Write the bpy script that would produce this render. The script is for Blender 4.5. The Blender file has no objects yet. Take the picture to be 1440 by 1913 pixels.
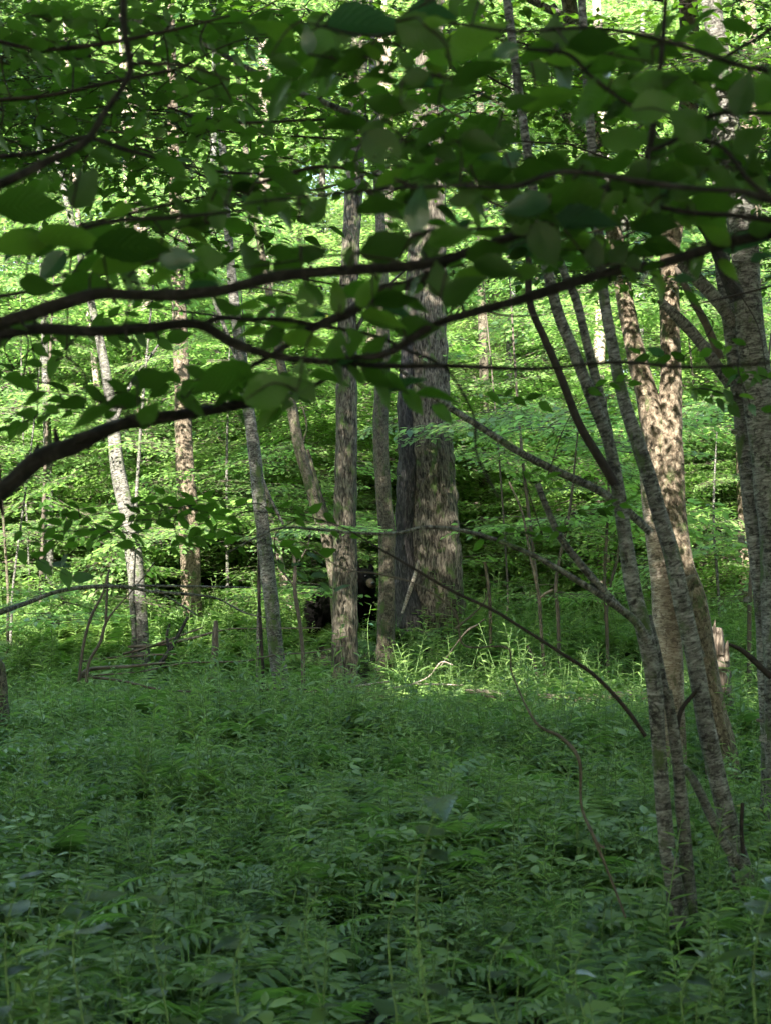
import bpy, math, random
import numpy as np
from mathutils import Vector, Matrix, Euler, noise as mnoise

SC = bpy.context.scene
COL = SC.collection
R = math.radians
rng = np.random.default_rng(7)
random.seed(7)

# ------------------------------------------------------------------ camera
F = 2800.0; IW, IH = 1440.0, 1913.0
CAMZ = 1.9; HOR = 1040.0
PITCH = math.atan((HOR - IH / 2) / F)
cam_d = bpy.data.cameras.new('camera'); cam = bpy.data.objects.new('camera', cam_d); COL.objects.link(cam)
cam.location = (0, 0, CAMZ); cam.rotation_euler = (math.pi / 2 + PITCH, 0, 0)
cam_d.sensor_fit = 'VERTICAL'; cam_d.sensor_height = 36.0; cam_d.lens = 36.0 * F / IH
cam_d.clip_start = 0.05; cam_d.clip_end = 1000
cam_d.dof.use_dof = True; cam_d.dof.focus_distance = 19.0
cam_d.dof.aperture_fstop = (cam_d.lens / 1000) / 0.0095
SC.camera = cam
# ------------------------------------------------------------------ light
SUN_EL, SUN_AZ = 35.0, 194.0      # azimuth clockwise from +Y: the sun stands behind the viewer, a little to the left
S = Vector((math.sin(R(SUN_AZ)) * math.cos(R(SUN_EL)), math.cos(R(SUN_AZ)) * math.cos(R(SUN_EL)), math.sin(R(SUN_EL))))
w = bpy.data.worlds.new('World'); SC.world = w; w.use_nodes = True
nt = w.node_tree; bgn = nt.nodes['Background']
sky = nt.nodes.new('ShaderNodeTexSky'); sky.sky_type = 'NISHITA'; sky.sun_disc = False
sky.sun_elevation = R(SUN_EL); sky.sun_rotation = R(SUN_AZ); sky.air_density = 1.3; sky.dust_density = 1.5
nt.links.new(sky.outputs[0], bgn.inputs[0]); bgn.inputs[1].default_value = 0.13
sl = bpy.data.lights.new('sun', 'SUN'); sl.energy = 5.0; sl.angle = R(0.5); sl.color = (1.0, 0.93, 0.80)
so = bpy.data.objects.new('sun', sl); COL.objects.link(so); so.location = (0, -10, 30)
so.rotation_euler = S.to_track_quat('Z', 'Y').to_euler()
SC.view_settings.view_transform = 'Standard'; SC.view_settings.look = 'None'
SC.view_settings.exposure = 3.2; SC.view_settings.gamma = 1.0
try: SC.view_settings.use_curve_mapping = False
except Exception: pass
SC.cycles.max_bounces = 8; SC.cycles.diffuse_bounces = 6; SC.cycles.glossy_bounces = 2
SC.cycles.transmission_bounces = 4; SC.cycles.sample_clamp_indirect = 6.0
SC.cycles.use_denoising = True

# ------------------------------------------------------------------ helpers
cp, sp = math.cos(PITCH), math.sin(PITCH)
def pt(px, py, d):
    """point of the place seen at photo pixel (px,py), d metres ahead (world y)"""
    x = (px - IW / 2) / F; z = -(py - IH / 2) / F
    v = Vector((x, cp - z * sp, sp + z * cp)); v *= d / v.y
    return Vector((v.x, v.y, CAMZ + v.z))
def px_r(wpx, d): return 0.5 * wpx * d / F
def sstep(a, b, t):
    t = min(1, max(0, (t - a) / (b - a))); return t * t * (3 - 2 * t)
def ground(x, y):
    h = 0.62 * sstep(17.3, 20.8, y + 0.35 * math.sin(x * 0.8)) 
    h += 0.05 * math.sin(x * 1.3 + y * 0.7) + 0.04 * math.sin(y * 1.7 - x * 0.6) * (1 if y > 4 else .3)
    h += 0.05 * max(0, y - 42)
    return h
def bez(pts, n):
    """Catmull-Rom through rows (x,y,z,r) -> n samples per span"""
    P = np.array(pts, float)
    if len(P) == 2:
        t = np.linspace(0, 1, n + 1)[:, None]; return P[0] * (1 - t) + P[1] * t
    Q = np.vstack([2 * P[0] - P[1], P, 2 * P[-1] - P[-2]]); out = []
    for i in range(1, len(Q) - 2):
        a, b, c, d = Q[i - 1], Q[i], Q[i + 1], Q[i + 2]
        for t in np.linspace(0, 1, n, endpoint=False):
            out.append(.5 * ((2 * b) + (c - a) * t + (2 * a - 5 * b + 4 * c - d) * t * t + (3 * b - a - 3 * c + d) * t ** 3))
    out.append(P[-1]); out = np.array(out); out[:, 3] = np.maximum(out[:, 3], 0.0006)
    return out
class MB:
    def __init__(s): s.v = []; s.f = []; s.n = 0; s.m = []; s.a = []
    def add(s, v, f, mat=0, tint=None):
        v = np.asarray(v, float); s.v.append(v)
        f = np.asarray(f, int); s.f.append(f + s.n); s.m.append(np.full(len(f), mat, int)); s.n += len(v)
        s.a.append(np.zeros((len(v), 3)) if tint is None else np.asarray(tint, float))
    def mesh(s, name, mats, smooth=True):
        me = bpy.data.meshes.new(name)
        V = np.vstack(s.v); A = np.vstack(s.a)
        me.vertices.add(len(V)); me.vertices.foreach_set('co', V.ravel())
        loops = np.concatenate([f.ravel() for f in s.f]); sizes = np.concatenate([np.full(len(f), f.shape[1]) for f in s.f])
        me.loops.add(len(loops)); me.loops.foreach_set('vertex_index', loops)
        me.polygons.add(len(sizes)); me.polygons.foreach_set('loop_start', np.concatenate([[0], np.cumsum(sizes)[:-1]]))
        me.polygons.foreach_set('loop_total', sizes)
        me.polygons.foreach_set('material_index', np.concatenate(s.m))
        if smooth: me.polygons.foreach_set('use_smooth', np.ones(len(sizes), bool))
        at = me.attributes.new('bark', 'FLOAT_VECTOR', 'POINT'); at.data.foreach_set('vector', A.ravel())
        for m in mats: me.materials.append(m)
        me.update(calc_edges=True); me.validate()
        return me
def link(name, me, parent=None, label=None, cat=None, group=None, kind=None, loc=None):
    o = bpy.data.objects.new(name, me); COL.objects.link(o)
    if loc is not None: o.location = loc
    if parent is not None: o.parent = parent
    tag(o, label, cat, group, kind); return o
def tag(o, label=None, cat=None, group=None, kind=None):
    if label: o['label'] = label
    if cat: o['category'] = cat
    if group: o['group'] = group
    if kind: o['kind'] = kind
    return o
def tube(mb, rows, sides=10, mat=0, rough=0.0, cap=True, seed=0.0, furrow=0.0, oval=0.0):
    """rows (x,y,z,r). 'bark' attribute = straightened cylinder coordinates"""
    P = rows[:, :3]; r = rows[:, 3]
    T = np.gradient(P, axis=0); T /= np.linalg.norm(T, axis=1)[:, None] + 1e-9
    ref = np.array([0.0, 1.0, 0.02]) if abs(T[0][1]) < .8 else np.array([1.0, 0, 0])
    N = ref - (T @ ref)[:, None] * T; N /= np.linalg.norm(N, axis=1)[:, None] + 1e-9
    B = np.cross(T, N)
    L = np.concatenate([[0], np.cumsum(np.linalg.norm(np.diff(P, axis=0), axis=1))])
    ang = np.linspace(0, 2 * np.pi, sides, endpoint=False)
    ca, sa = np.cos(ang), np.sin(ang)
    k = len(P)
    rr = np.repeat(r[:, None], sides, 1)
    if rough > 0:
        for i in range(k):
            for j in range(sides):
                q = Vector((ca[j] * 1.7 + seed, sa[j] * 1.7, L[i] * 2.2 / max(.25, r.max() * 6)))
                q2 = Vector((ca[j] * r[i] * 26 + seed, sa[j] * r[i] * 26, L[i] * 5))
                rr[i, j] *= 1 + rough * mnoise.noise(q) + (furrow * mnoise.noise(q2) if furrow else 0)
    V = P[:, None, :] + (N[:, None, :] * ca[None, :, None] + B[:, None, :] * sa[None, :, None]) * rr[:, :, None]
    A = np.stack([ca[None, :] * rr, sa[None, :] * rr, np.repeat(L[:, None], sides, 1) + seed * 3.1], -1)
    i = np.arange(k - 1)[:, None] * sides; j = np.arange(sides)[None, :]; j2 = (j + 1) % sides
    fc = np.stack([i + j, i + j2, i + sides + j2, i + sides + j], -1).reshape(-1, 4)
    mb.add(V.reshape(-1, 3), fc, mat, A.reshape(-1, 3))
    if cap:
        for e in (0, k - 1):
            c = np.vstack([V[e], P[e][None]]); Ac = np.vstack([A[e], [[0, 0, L[e]]]])
            f = [[a, (a + 1) % sides, sides] if e else [(a + 1) % sides, a, sides] for a in range(sides)]
            mb.add(c, f, mat, Ac)

# ------------------------------------------------------------------ materials
def new_mat(name):
    m = bpy.data.materials.new(name); m.use_nodes = True; m.node_tree.nodes.clear(); return m, m.node_tree.nodes, m.node_tree.links
def ramp(N, stops, interp='LINEAR'):
    r = N.new('ShaderNodeValToRGB'); r.color_ramp.interpolation = interp
    e = r.color_ramp.elements
    while len(e) > 1: e.remove(e[-1])
    e[0].position = stops[0][0]; e[0].color = (*stops[0][1], 1)
    for p, c in stops[1:]:
        x = e.new(p); x.color = (*c, 1)
    return r
def leaf_mat(name, c0, c1, t0, trans=0.42, rough=0.38, veins=False, spec=0.45):
    m, N, L = new_mat(name)
    out = N.new('ShaderNodeOutputMaterial'); pb = N.new('ShaderNodeBsdfPrincipled'); tr = N.new('ShaderNodeBsdfTranslucent'); mx = N.new('ShaderNodeMixShader')
    at = N.new('ShaderNodeAttribute'); at.attribute_name = 'bark'      # x = per-leaf tint, y = along leaf, z = across
    sx = N.new('ShaderNodeSeparateXYZ'); L.new(at.outputs['Vector'], sx.inputs[0])
    oi = N.new('ShaderNodeObjectInfo')
    ad = N.new('ShaderNodeMath'); ad.operation = 'ADD'; L.new(sx.outputs[0], ad.inputs[0])
    om = N.new('ShaderNodeMath'); om.operation = 'MULTIPLY'; om.inputs[1].default_value = 0.6; L.new(oi.outputs['Random'], om.inputs[0])
    L.new(om.outputs[0], ad.inputs[1])
    dv = N.new('ShaderNodeMath'); dv.operation = 'MULTIPLY'; dv.inputs[1].default_value = 0.625; L.new(ad.outputs[0], dv.inputs[0])
    rp = ramp(N, [(0.0, c0), (0.72, c1), (0.97, tuple(1.25 * x for x in c1)), (1.0, (c1[0] * 3.0, c1[1] * 1.7, c1[2] * 1.0))]); L.new(dv.outputs[0], rp.inputs[0])
    rt = ramp(N, [(0.0, tuple(.55 * x for x in t0)), (1.0, tuple(1.6 * x for x in t0))]); L.new(dv.outputs[0], rt.inputs[0])
    col = rp.outputs[0]; tcol = rt.outputs[0]
    if veins:
        # side veins: bands of (along - 0.45*|across|), midrib at across = 0
        ab = N.new('ShaderNodeMath'); ab.operation = 'ABSOLUTE'; L.new(sx.outputs[2], ab.inputs[0])
        mu = N.new('ShaderNodeMath'); mu.operation = 'MULTIPLY_ADD'; mu.inputs[1].default_value = -0.28; L.new(ab.outputs[0], mu.inputs[0]); L.new(sx.outputs[1], mu.inputs[2])
        sn = N.new('ShaderNodeMath'); sn.operation = 'MULTIPLY'; sn.inputs[1].default_value = 62.0; L.new(mu.outputs[0], sn.inputs[0])
        si = N.new('ShaderNodeMath'); si.operation = 'SINE'; L.new(sn.outputs[0], si.inputs[0])
        vr = ramp(N, [(0.0, (0, 0, 0)), (0.86, (0, 0, 0)), (1.0, (1, 1, 1))]); L.new(si.outputs[0], vr.inputs[0])
        mr = ramp(N, [(0.0, (1, 1, 1)), (0.05, (0, 0, 0))]); L.new(ab.outputs[0], mr.inputs[0])
        mxv = N.new('ShaderNodeMath'); mxv.operation = 'MAXIMUM'; L.new(vr.outputs[0], mxv.inputs[0]); L.new(mr.outputs[0], mxv.inputs[1])
        tc = N.new('ShaderNodeTexCoord'); ns = N.new('ShaderNodeTexNoise'); ns.inputs['Scale'].default_value = 60; L.new(tc.outputs['Object'], ns.inputs['Vector'])
        c2 = N.new('ShaderNodeMixRGB'); c2.blend_type = 'MULTIPLY'; c2.inputs[0].default_value = .5; L.new(col, c2.inputs[1])
        nr = ramp(N, [(0.3, (.55, .6, .5)), (0.7, (1.2, 1.15, 1.1))]); L.new(ns.outputs[0], nr.inputs[0]); L.new(nr.outputs[0], c2.inputs[2])
        c3 = N.new('ShaderNodeMixRGB'); c3.inputs[2].default_value = (c1[0] * 1.15, c1[1] * 1.12, c1[2] * 1.2, 1); L.new(mxv.outputs[0], c3.inputs[0]); L.new(c2.outputs[0], c3.inputs[1])
        c4 = N.new('ShaderNodeMixRGB'); c4.blend_type = 'MULTIPLY'; c4.inputs[2].default_value = (.8, .82, .75, 1); L.new(mxv.outputs[0], c4.inputs[0]); L.new(tcol, c4.inputs[1])
        col = c3.outputs[0]; tcol = c4.outputs[0]
        bm = N.new('ShaderNodeBump'); bm.inputs['Strength'].default_value = 0.35; bm.inputs['Distance'].default_value = 0.002; L.new(si.outputs[0], bm.inputs['Height']); L.new(bm.outputs[0], pb.inputs['Normal'])
    L.new(col, pb.inputs['Base Color']); L.new(tcol, tr.inputs['Color'])
    pb.inputs['Roughness'].default_value = rough
    pb.inputs['Specular IOR Level'].default_value = spec
    mx.inputs[0].default_value = trans; L.new(pb.outputs[0], mx.inputs[1]); L.new(tr.outputs[0], mx.inputs[2]); L.new(mx.outputs[0], out.inputs[0])
    return m
def bark_mat(name, base, dark, light, kind='furrow', moss=0.0, lich=0.0, mottle=0.5, bs=.6):
    m, N, L = new_mat(name)
    out = N.new('ShaderNodeOutputMaterial'); pb = N.new('ShaderNodeBsdfPrincipled'); L.new(pb.outputs[0], out.inputs[0])
    at = N.new('ShaderNodeAttribute'); at.attribute_name = 'bark'
    def nz(scale, vec, det=6, rgh=.6, dist=0):
        mp = N.new('ShaderNodeMapping'); mp.inputs['Scale'].default_value = vec; L.new(at.outputs['Vector'], mp.inputs[0])
        n = N.new('ShaderNodeTexNoise'); n.inputs['Scale'].default_value = scale; n.inputs['Detail'].default_value = det; n.inputs['Roughness'].default_value = rgh
        n.inputs['Distortion'].default_value = dist; L.new(mp.outputs[0], n.inputs[0]); return n
    if kind == 'birch': hi = nz(13, (1, 1, 4.2), 8, .72, 1.1)      # thin bands round the stem
    elif kind == 'flake': hi = nz(30, (1, 1, .8), 7, .7, .8)
    else: hi = nz(30, (1.4, 1.4, .34), 8, .62, .7)                # long vertical furrows
    lo = nz(3.2, (1, 1, .5), 5, .6)
    mid = nz(15, (1, 1, 1.1), 8, .72, .8)
    r1 = ramp(N, [(0.38, dark), (0.49, base), (0.62, light)]); L.new(hi.outputs[0], r1.inputs[0])
    r2 = ramp(N, [(0.35, tuple(1 - mottle for _ in range(3))), (0.62, (1, 1, 1))]); L.new(lo.outputs[0], r2.inputs[0])
    mu = N.new('ShaderNodeMixRGB'); mu.blend_type = 'MULTIPLY'; mu.inputs[0].default_value = 1; L.new(r1.outputs[0], mu.inputs[1]); L.new(r2.outputs[0], mu.inputs[2])
    col = mu.outputs[0]
    if kind == 'birch':      # dark scars and knots
        r3 = ramp(N, [(0.53, (0, 0, 0)), (0.61, (.95, .95, .95))]); L.new(mid.outputs[0], r3.inputs[0])
        mk = N.new('ShaderNodeMixRGB'); mk.inputs[2].default_value = (*[x * .7 for x in dark], 1); L.new(r3.outputs[0], mk.inputs[0]); L.new(col, mk.inputs[1]); col = mk.outputs[0]
    if lich:
        n4 = nz(42, (1, 1, 1.4), 8, .72, .5); r4 = ramp(N, [(0.58 - .08 * lich, (0, 0, 0)), (0.74 - .08 * lich, (.75, .75, .75))]); L.new(n4.outputs[0], r4.inputs[0])
        ml = N.new('ShaderNodeMixRGB'); ml.inputs[2].default_value = (.19, .21, .17, 1); L.new(r4.outputs[0], ml.inputs[0]); L.new(col, ml.inputs[1]); col = ml.outputs[0]
    if moss:
        n5 = nz(7, (1, 1, .6), 6, .65); r5 = ramp(N, [(0.58 - .12 * moss, (0, 0, 0)), (0.68 - .1 * moss, (1, 1, 1))]); L.new(n5.outputs[0], r5.inputs[0])
        mm = N.new('ShaderNodeMixRGB'); mm.inputs[2].default_value = (.045, .07, .02, 1); L.new(r5.outputs[0], mm.inputs[0]); L.new(col, mm.inputs[1]); col = mm.outputs[0]
    L.new(col, pb.inputs['Base Color']); pb.inputs['Roughness'].default_value = .9; pb.inputs['Specular IOR Level'].default_value = .25
    bm = N.new('ShaderNodeBump'); bm.inputs['Strength'].default_value = min(1, bs * 1.3); bm.inputs['Distance'].default_value = .03
    L.new(hi.outputs[0], bm.inputs['Height']); L.new(bm.outputs[0], pb.inputs['Normal'])
    return m
def flat_mat(name, c, rough=.8, spec=.3, var=.3, scale=12, bump=.3):
    m, N, L = new_mat(name)
    out = N.new('ShaderNodeOutputMaterial'); pb = N.new('ShaderNodeBsdfPrincipled'); L.new(pb.outputs[0], out.inputs[0])
    tc = N.new('ShaderNodeTexCoord'); n = N.new('ShaderNodeTexNoise'); n.inputs['Scale'].default_value = scale; n.inputs['Detail'].default_value = 6
    L.new(tc.outputs['Object'], n.inputs[0])
    r = ramp(N, [(.3, tuple(x * (1 - var) for x in c)), (.7, tuple(x * (1 + var) for x in c))]); L.new(n.outputs[0], r.inputs[0]); L.new(r.outputs[0], pb.inputs['Base Color'])
    b = N.new('ShaderNodeBump'); b.inputs['Strength'].default_value = bump; b.inputs['Distance'].default_value = .01; L.new(n.outputs[0], b.inputs['Height']); L.new(b.outputs[0], pb.inputs['Normal'])
    pb.inputs['Roughness'].default_value = rough; pb.inputs['Specular IOR Level'].default_value = spec
    return m
M = {
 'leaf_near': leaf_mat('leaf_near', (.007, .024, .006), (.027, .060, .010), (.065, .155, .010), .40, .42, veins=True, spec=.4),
 'leaf_sky_tint': leaf_mat('leaf_sky_tint', (.018, .05, .030), (.035, .085, .05), (.05, .14, .03), .25, .24, veins=True, spec=.9),  # glossy leaf with a bluish sky reflection mixed into its colour
 'leaf_young': leaf_mat('leaf_young', (.022, .05, .008), (.04, .08, .012), (.10, .19, .014), .5, .4, veins=True, spec=.35),
 'leaf_wood': leaf_mat('leaf_wood', (.040, .095, .030), (.12, .195, .065), (.26, .45, .10), .48, .30),
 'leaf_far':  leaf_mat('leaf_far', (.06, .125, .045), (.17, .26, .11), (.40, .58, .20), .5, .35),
 'leaf_herb': leaf_mat('leaf_herb', (.028, .072, .026), (.135, .205, .060), (.17, .30, .055), .38, .42, spec=.28),
 'leaf_fern': leaf_mat('leaf_fern', (.040, .098, .024), (.12, .20, .045), (.15, .30, .05), .40, .5),
 'grass': leaf_mat('grass_blade', (.045, .12, .03), (.09, .17, .045), (.14, .27, .05), .35, .45),
 'stem': flat_mat('green_stem', (.09, .15, .05), .7, .2),
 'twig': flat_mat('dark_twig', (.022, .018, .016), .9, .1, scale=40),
 'twig_lit': flat_mat('lit_brown_twig', (.07, .058, .048), .9, .15, scale=40),  # lighter copy of the twig, sunlit brightness put into the colour
 'dead': bark_mat('dead_wood', (.085, .068, .053), (.04, .03, .024), (.14, .12, .10), 'furrow', mottle=.35, bs=.4),
 'birch': bark_mat('birch_bark', (.12, .112, .104), (.018, .015, .013), (.31, .30, .29), 'birch', lich=.7, moss=.25, mottle=.6),
 'birch_grey': bark_mat('grey_birch_bark', (.085, .078, .070), (.012, .010, .009), (.23, .222, .21), 'birch', moss=.3, lich=.9, mottle=.55),
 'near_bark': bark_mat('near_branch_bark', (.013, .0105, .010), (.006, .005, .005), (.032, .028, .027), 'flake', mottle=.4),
 'furrow': bark_mat('furrowed_bark', (.062, .052, .039), (.010, .008, .006), (.145, .128, .102), 'furrow', moss=.35, mottle=.4, bs=1.0),
 'flaky': bark_mat('flaky_brown_bark', (.105, .08, .056), (.026, .019, .012), (.20, .165, .125), 'flake', moss=.12, lich=.1, mottle=.35, bs=.8),
 'mossy': bark_mat('mossy_bark', (.078, .065, .046), (.022, .018, .013), (.145, .125, .095), 'flake', moss=.5, lich=.2, mottle=.45, bs=.8),
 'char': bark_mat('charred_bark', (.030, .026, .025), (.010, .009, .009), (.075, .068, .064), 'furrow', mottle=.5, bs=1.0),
 'pale': bark_mat('pale_bark', (.29, .235, .19), (.13, .10, .08), (.47, .42, .37), 'birch', moss=.1, mottle=.5),  # pale wood, and sunlit trunks with the sun's glare put into their colour
 'fur': flat_mat('black_fur', (.0011, .001, .001), .8, .04, .5, 60, 1.0),
 'muzzle': flat_mat('tan_muzzle', (.035, .023, .013), .7, .3, .3, 60, .6),
}
def soil():
    m, N, L = new_mat('forest_soil')
    out = N.new('ShaderNodeOutputMaterial'); pb = N.new('ShaderNodeBsdfPrincipled'); L.new(pb.outputs[0], out.inputs[0])
    tc = N.new('ShaderNodeTexCoord')
    n = N.new('ShaderNodeTexNoise'); n.inputs['Scale'].default_value = 2.5; n.inputs['Detail'].default_value = 8; n.inputs['Roughness'].default_value = .7; L.new(tc.outputs['Object'], n.inputs[0])
    v = N.new('ShaderNodeTexVoronoi'); v.inputs['Scale'].default_value = 22; L.new(tc.outputs['Object'], v.inputs[0])
    r = ramp(N, [(.3, (.022, .018, .011)), (.5, (.045, .036, .02)), (.62, (.03, .05, .014)), (.75, (.08, .06, .035))]); L.new(n.outputs[0], r.inputs[0])
    mx = N.new('ShaderNodeMixRGB'); mx.blend_type = 'MULTIPLY'; mx.inputs[0].default_value = .5; L.new(r.outputs[0], mx.inputs[1]); L.new(v.outputs['Color'], mx.inputs[2]); L.new(mx.outputs[0], pb.inputs['Base Color'])
    pb.inputs['Roughness'].default_value = .95
    b = N.new('ShaderNodeBump'); b.inputs['Strength'].default_value = .8; b.inputs['Distance'].default_value = .03; L.new(v.outputs['Distance'], b.inputs['Height']); L.new(b.outputs[0], pb.inputs['Normal'])
    return m
M['soil'] = soil()

# ------------------------------------------------------------------ ground: one sheet to the horizon
xs = np.concatenate([np.linspace(-400, -14, 14), np.linspace(-12, 12, 97), np.linspace(14, 400, 14)])
ys = np.concatenate([np.linspace(-60, 0, 10), np.linspace(1, 45, 150), np.linspace(48, 600, 30)])
GX, GY = np.meshgrid(xs, ys); GZ = np.vectorize(lambda x, y: min(ground(x, y), 18))(GX, GY)
mb = MB(); nx = len(xs)
ii = np.arange(len(ys) - 1)[:, None] * nx + np.arange(nx - 1)[None, :]
mb.add(np.stack([GX, GY, GZ], -1).reshape(-1, 3), np.stack([ii, ii + 1, ii + nx + 1, ii + nx], -1).reshape(-1, 4))
link('ground', mb.mesh('ground', [M['soil']]), label='dark forest soil under the green undergrowth', kind='structure')

# ------------------------------------------------------------------ leaf shapes
def frame(a, n):
    a = np.asarray(a, float); a = a / np.linalg.norm(a); n = np.asarray(n, float); n = n - a * (n @ a); n /= np.linalg.norm(n) + 1e-9
    return np.stack([a, np.cross(n, a), n], 0)        # rows: along, across, normal
def leaf_shape(seg=2, wr=.6, fold=.15, droop=.15, serr=0.0, cordate=0.0, tip=1.0, wave=0.0, seed=0):
    """unit leaf along +x, 3 verts per station (left, mid, right). returns v, f(quads), attr(y,z)"""
    rs = random.Random(seed); v = []; a = []
    for i in range(seg + 1):
        t = i / seg
        wd = 0.5 * wr * (math.sin(math.pi * (t ** .74)) ** .85) * (1 - .5 * tip * t ** 4)
        if i == 0: wd = .05 * wr + cordate * .18
        if i == seg: wd = .004
        if serr: wd *= 1 + serr * (1 if i % 2 else -1)
        z = -droop * t * t
        wv = wave * math.sin(t * 9 + seed)
        x0 = t - (cordate * .06 if i == 0 else 0)
        v += [(x0, wd, z + fold * wd + wv * wd), (t, 0, z), (x0, -wd, z + fold * wd - wv * wd)]
        a += [(t, 1.0), (t, 0.0), (t, -1.0)]
    f = []
    for i in range(seg):
        b = i * 3; f += [(b, b + 1, b + 4, b + 3), (b + 1, b + 2, b + 5, b + 4)]
    return np.array(v), np.array(f), np.array(a)
LS2 = [leaf_shape(3, w_, fo, dr) for w_, fo, dr in ((.58, .2, .12), (.66, .1, .2), (.52, .3, .05))]
LS3 = [leaf_shape(4, w_, fo, dr) for w_, fo, dr in ((.48, .2, .12), (.56, .12, .22), (.38, .3, .06), (.62, .15, .3))]
# a plain 4-point leaf, 2 triangles worth
LSQ = [(np.array([(0, 0, 0), (.5, .3, .05), (1, 0, -.05), (.5, -.3, .05)]), np.array([(0, 1, 2, 3)]), np.array([(0, 0), (.5, 1), (1, 0), (.5, -1)]))]
def put_leaf(mb, base, a, n, L, shapes, mat=0, tint=None):
    v, f, at = shapes[rng.integers(len(shapes))]
    fr = frame(a, n); t = rng.random() if tint is None else tint
    mb.add(v @ fr * L + np.asarray(base), f, mat, np.column_stack([np.full(len(v), t), at]))
def rnd(s=1.0): return rng.normal(0, s, 3)

# ------------------------------------------------------------------ reusable sprays, tiers and crowns
def twig_leaves(mb, p0, d, length, L, shapes, spacing, mat_leaf=0, mat_twig=1, thick=.003, tiltn=.25, twig=True, droop=.12):
    """a twig from p0 along d bearing alternate leaves in a near-horizontal plane"""
    n = max(2, int(length / spacing)); d = np.asarray(d, float); d /= np.linalg.norm(d)
    up = np.array([0, 0, 1.0]); side = np.cross(d, up); side /= np.linalg.norm(side) + 1e-9
    pts = []
    for i in range(n + 1):
        t = i / n; p = np.asarray(p0) + d * length * t + np.array([0, 0, -droop * length * t * t]) + side * .03 * length * math.sin(i * 1.9)
        pts.append([*p, thick * (1 - .75 * t)])
        if i == 0: continue
        s = 1 if i % 2 else -1
        a = d * .75 + side * s * (.9 if i < n else 0) + rnd(.18); a[2] -= .12
        put_leaf(mb, p, a, up + rnd(tiltn), L * rng.uniform(.65, 1.15) * (.8 + .3 * math.sin(math.pi * t)), shapes, mat_leaf)
    if twig: tube(mb, np.array(pts), 4, mat_twig, cap=False)
def tier_mesh(name, radius, L, nb, mats, shapes, spacing, fan=2 * math.pi, seedtilt=.25, droop=.15, sub=3):
    """a flat layer of branchlets spreading from a centre: the way understorey trees hold their leaves"""
    mb = MB()
    for b in range(nb):
        a0 = fan * b / nb + rng.normal(0, .15); d = np.array([math.cos(a0), math.sin(a0), rng.uniform(-.05, .15)])
        ln = radius * rng.uniform(.65, 1.05)
        twig_leaves(mb, (0, 0, rng.normal(0, .05)), d, ln, L, shapes, spacing * 1.5, tiltn=seedtilt, thick=.006, droop=droop)
        for k in range(sub):
            t = (k + 1) / (sub + 1); p = d * ln * t + np.array([0, 0, -droop * ln * t * t])
            for s in (-1, 1):
                a1 = a0 + s * rng.uniform(.6, 1.0); d1 = np.array([math.cos(a1), math.sin(a1), rng.uniform(-.1, .1)])
                twig_leaves(mb, p, d1, ln * (1 - t * .55) * .55, L, shapes, spacing, tiltn=seedtilt, droop=droop)
    return mb.mesh(name, mats)
TL = [M['leaf_wood'], M['twig_lit']]
TF = [M['leaf_far'], M['twig_lit']]
def hidden_collection(name, items):
    c = bpy.data.collections.new(name)
    for i, me in enumerate(items):
        o = bpy.data.objects.new('%s_%02d' % (name, i), me); c.objects.link(o)
    return c
def scatter(name, coll, P, Rt, Sc, Ix, mat, label, kind='stuff', parent=None):
    """one stuff object: geometry nodes put the meshes of coll on the points"""
    me = bpy.data.meshes.new(name); P = np.asarray(P, float)
    me.vertices.add(len(P)); me.vertices.foreach_set('co', P.ravel())
    a = me.attributes.new('rot', 'FLOAT_VECTOR', 'POINT'); a.data.foreach_set('vector', np.asarray(Rt, float).ravel())
    a = me.attributes.new('scl', 'FLOAT', 'POINT'); a.data.foreach_set('value', np.asarray(Sc, float))
    a = me.attributes.new('idx', 'INT', 'POINT'); a.data.foreach_set('value', np.asarray(Ix, np.int32))
    me.materials.append(mat)
    o = link(name, me, parent, label=label, kind=kind)
    g = bpy.data.node_groups.new(name, 'GeometryNodeTree')
    g.interface.new_socket('Geometry', in_out='INPUT', socket_type='NodeSocketGeometry'); g.interface.new_socket('Geometry', in_out='OUTPUT', socket_type='NodeSocketGeometry')
    N, L = g.nodes, g.links
    gi, go = N.new('NodeGroupInput'), N.new('NodeGroupOutput'); ip = N.new('GeometryNodeInstanceOnPoints'); ci = N.new('GeometryNodeCollectionInfo')
    ci.inputs['Collection'].default_value = coll; ci.inputs['Separate Children'].default_value = True; ci.inputs['Reset Children'].default_value = True
    def na(nm, ty):
        n = N.new('GeometryNodeInputNamedAttribute'); n.data_type = ty; n.inputs[0].default_value = nm; return n.outputs[0]
    e2r = N.new('FunctionNodeEulerToRotation'); L.new(na('rot', 'FLOAT_VECTOR'), e2r.inputs[0])
    L.new(gi.outputs[0], ip.inputs['Points']); L.new(ci.outputs[0], ip.inputs['Instance']); ip.inputs['Pick Instance'].default_value = True
    L.new(na('idx', 'INT'), ip.inputs['Instance Index']); L.new(e2r.outputs[0], ip.inputs['Rotation']); L.new(na('scl', 'FLOAT'), ip.inputs['Scale'])
    L.new(ip.outputs[0], go.inputs[0])
    md = o.modifiers.new('scatter', 'NODES'); md.node_group = g
    return o
tiers = [tier_mesh('tier', 1.0, .12, 7 + i % 3, TL, LS2, .075) for i in range(5)]
tiers += [tier_mesh('tier', 1.0, .125, 5, TL, LS2, .085, fan=2.4) for i in range(3)]
far_tiers = [tier_mesh('far_tier', 1.7, .15, 8, TF, LSQ, .15, droop=.2) for i in range(4)]

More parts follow.
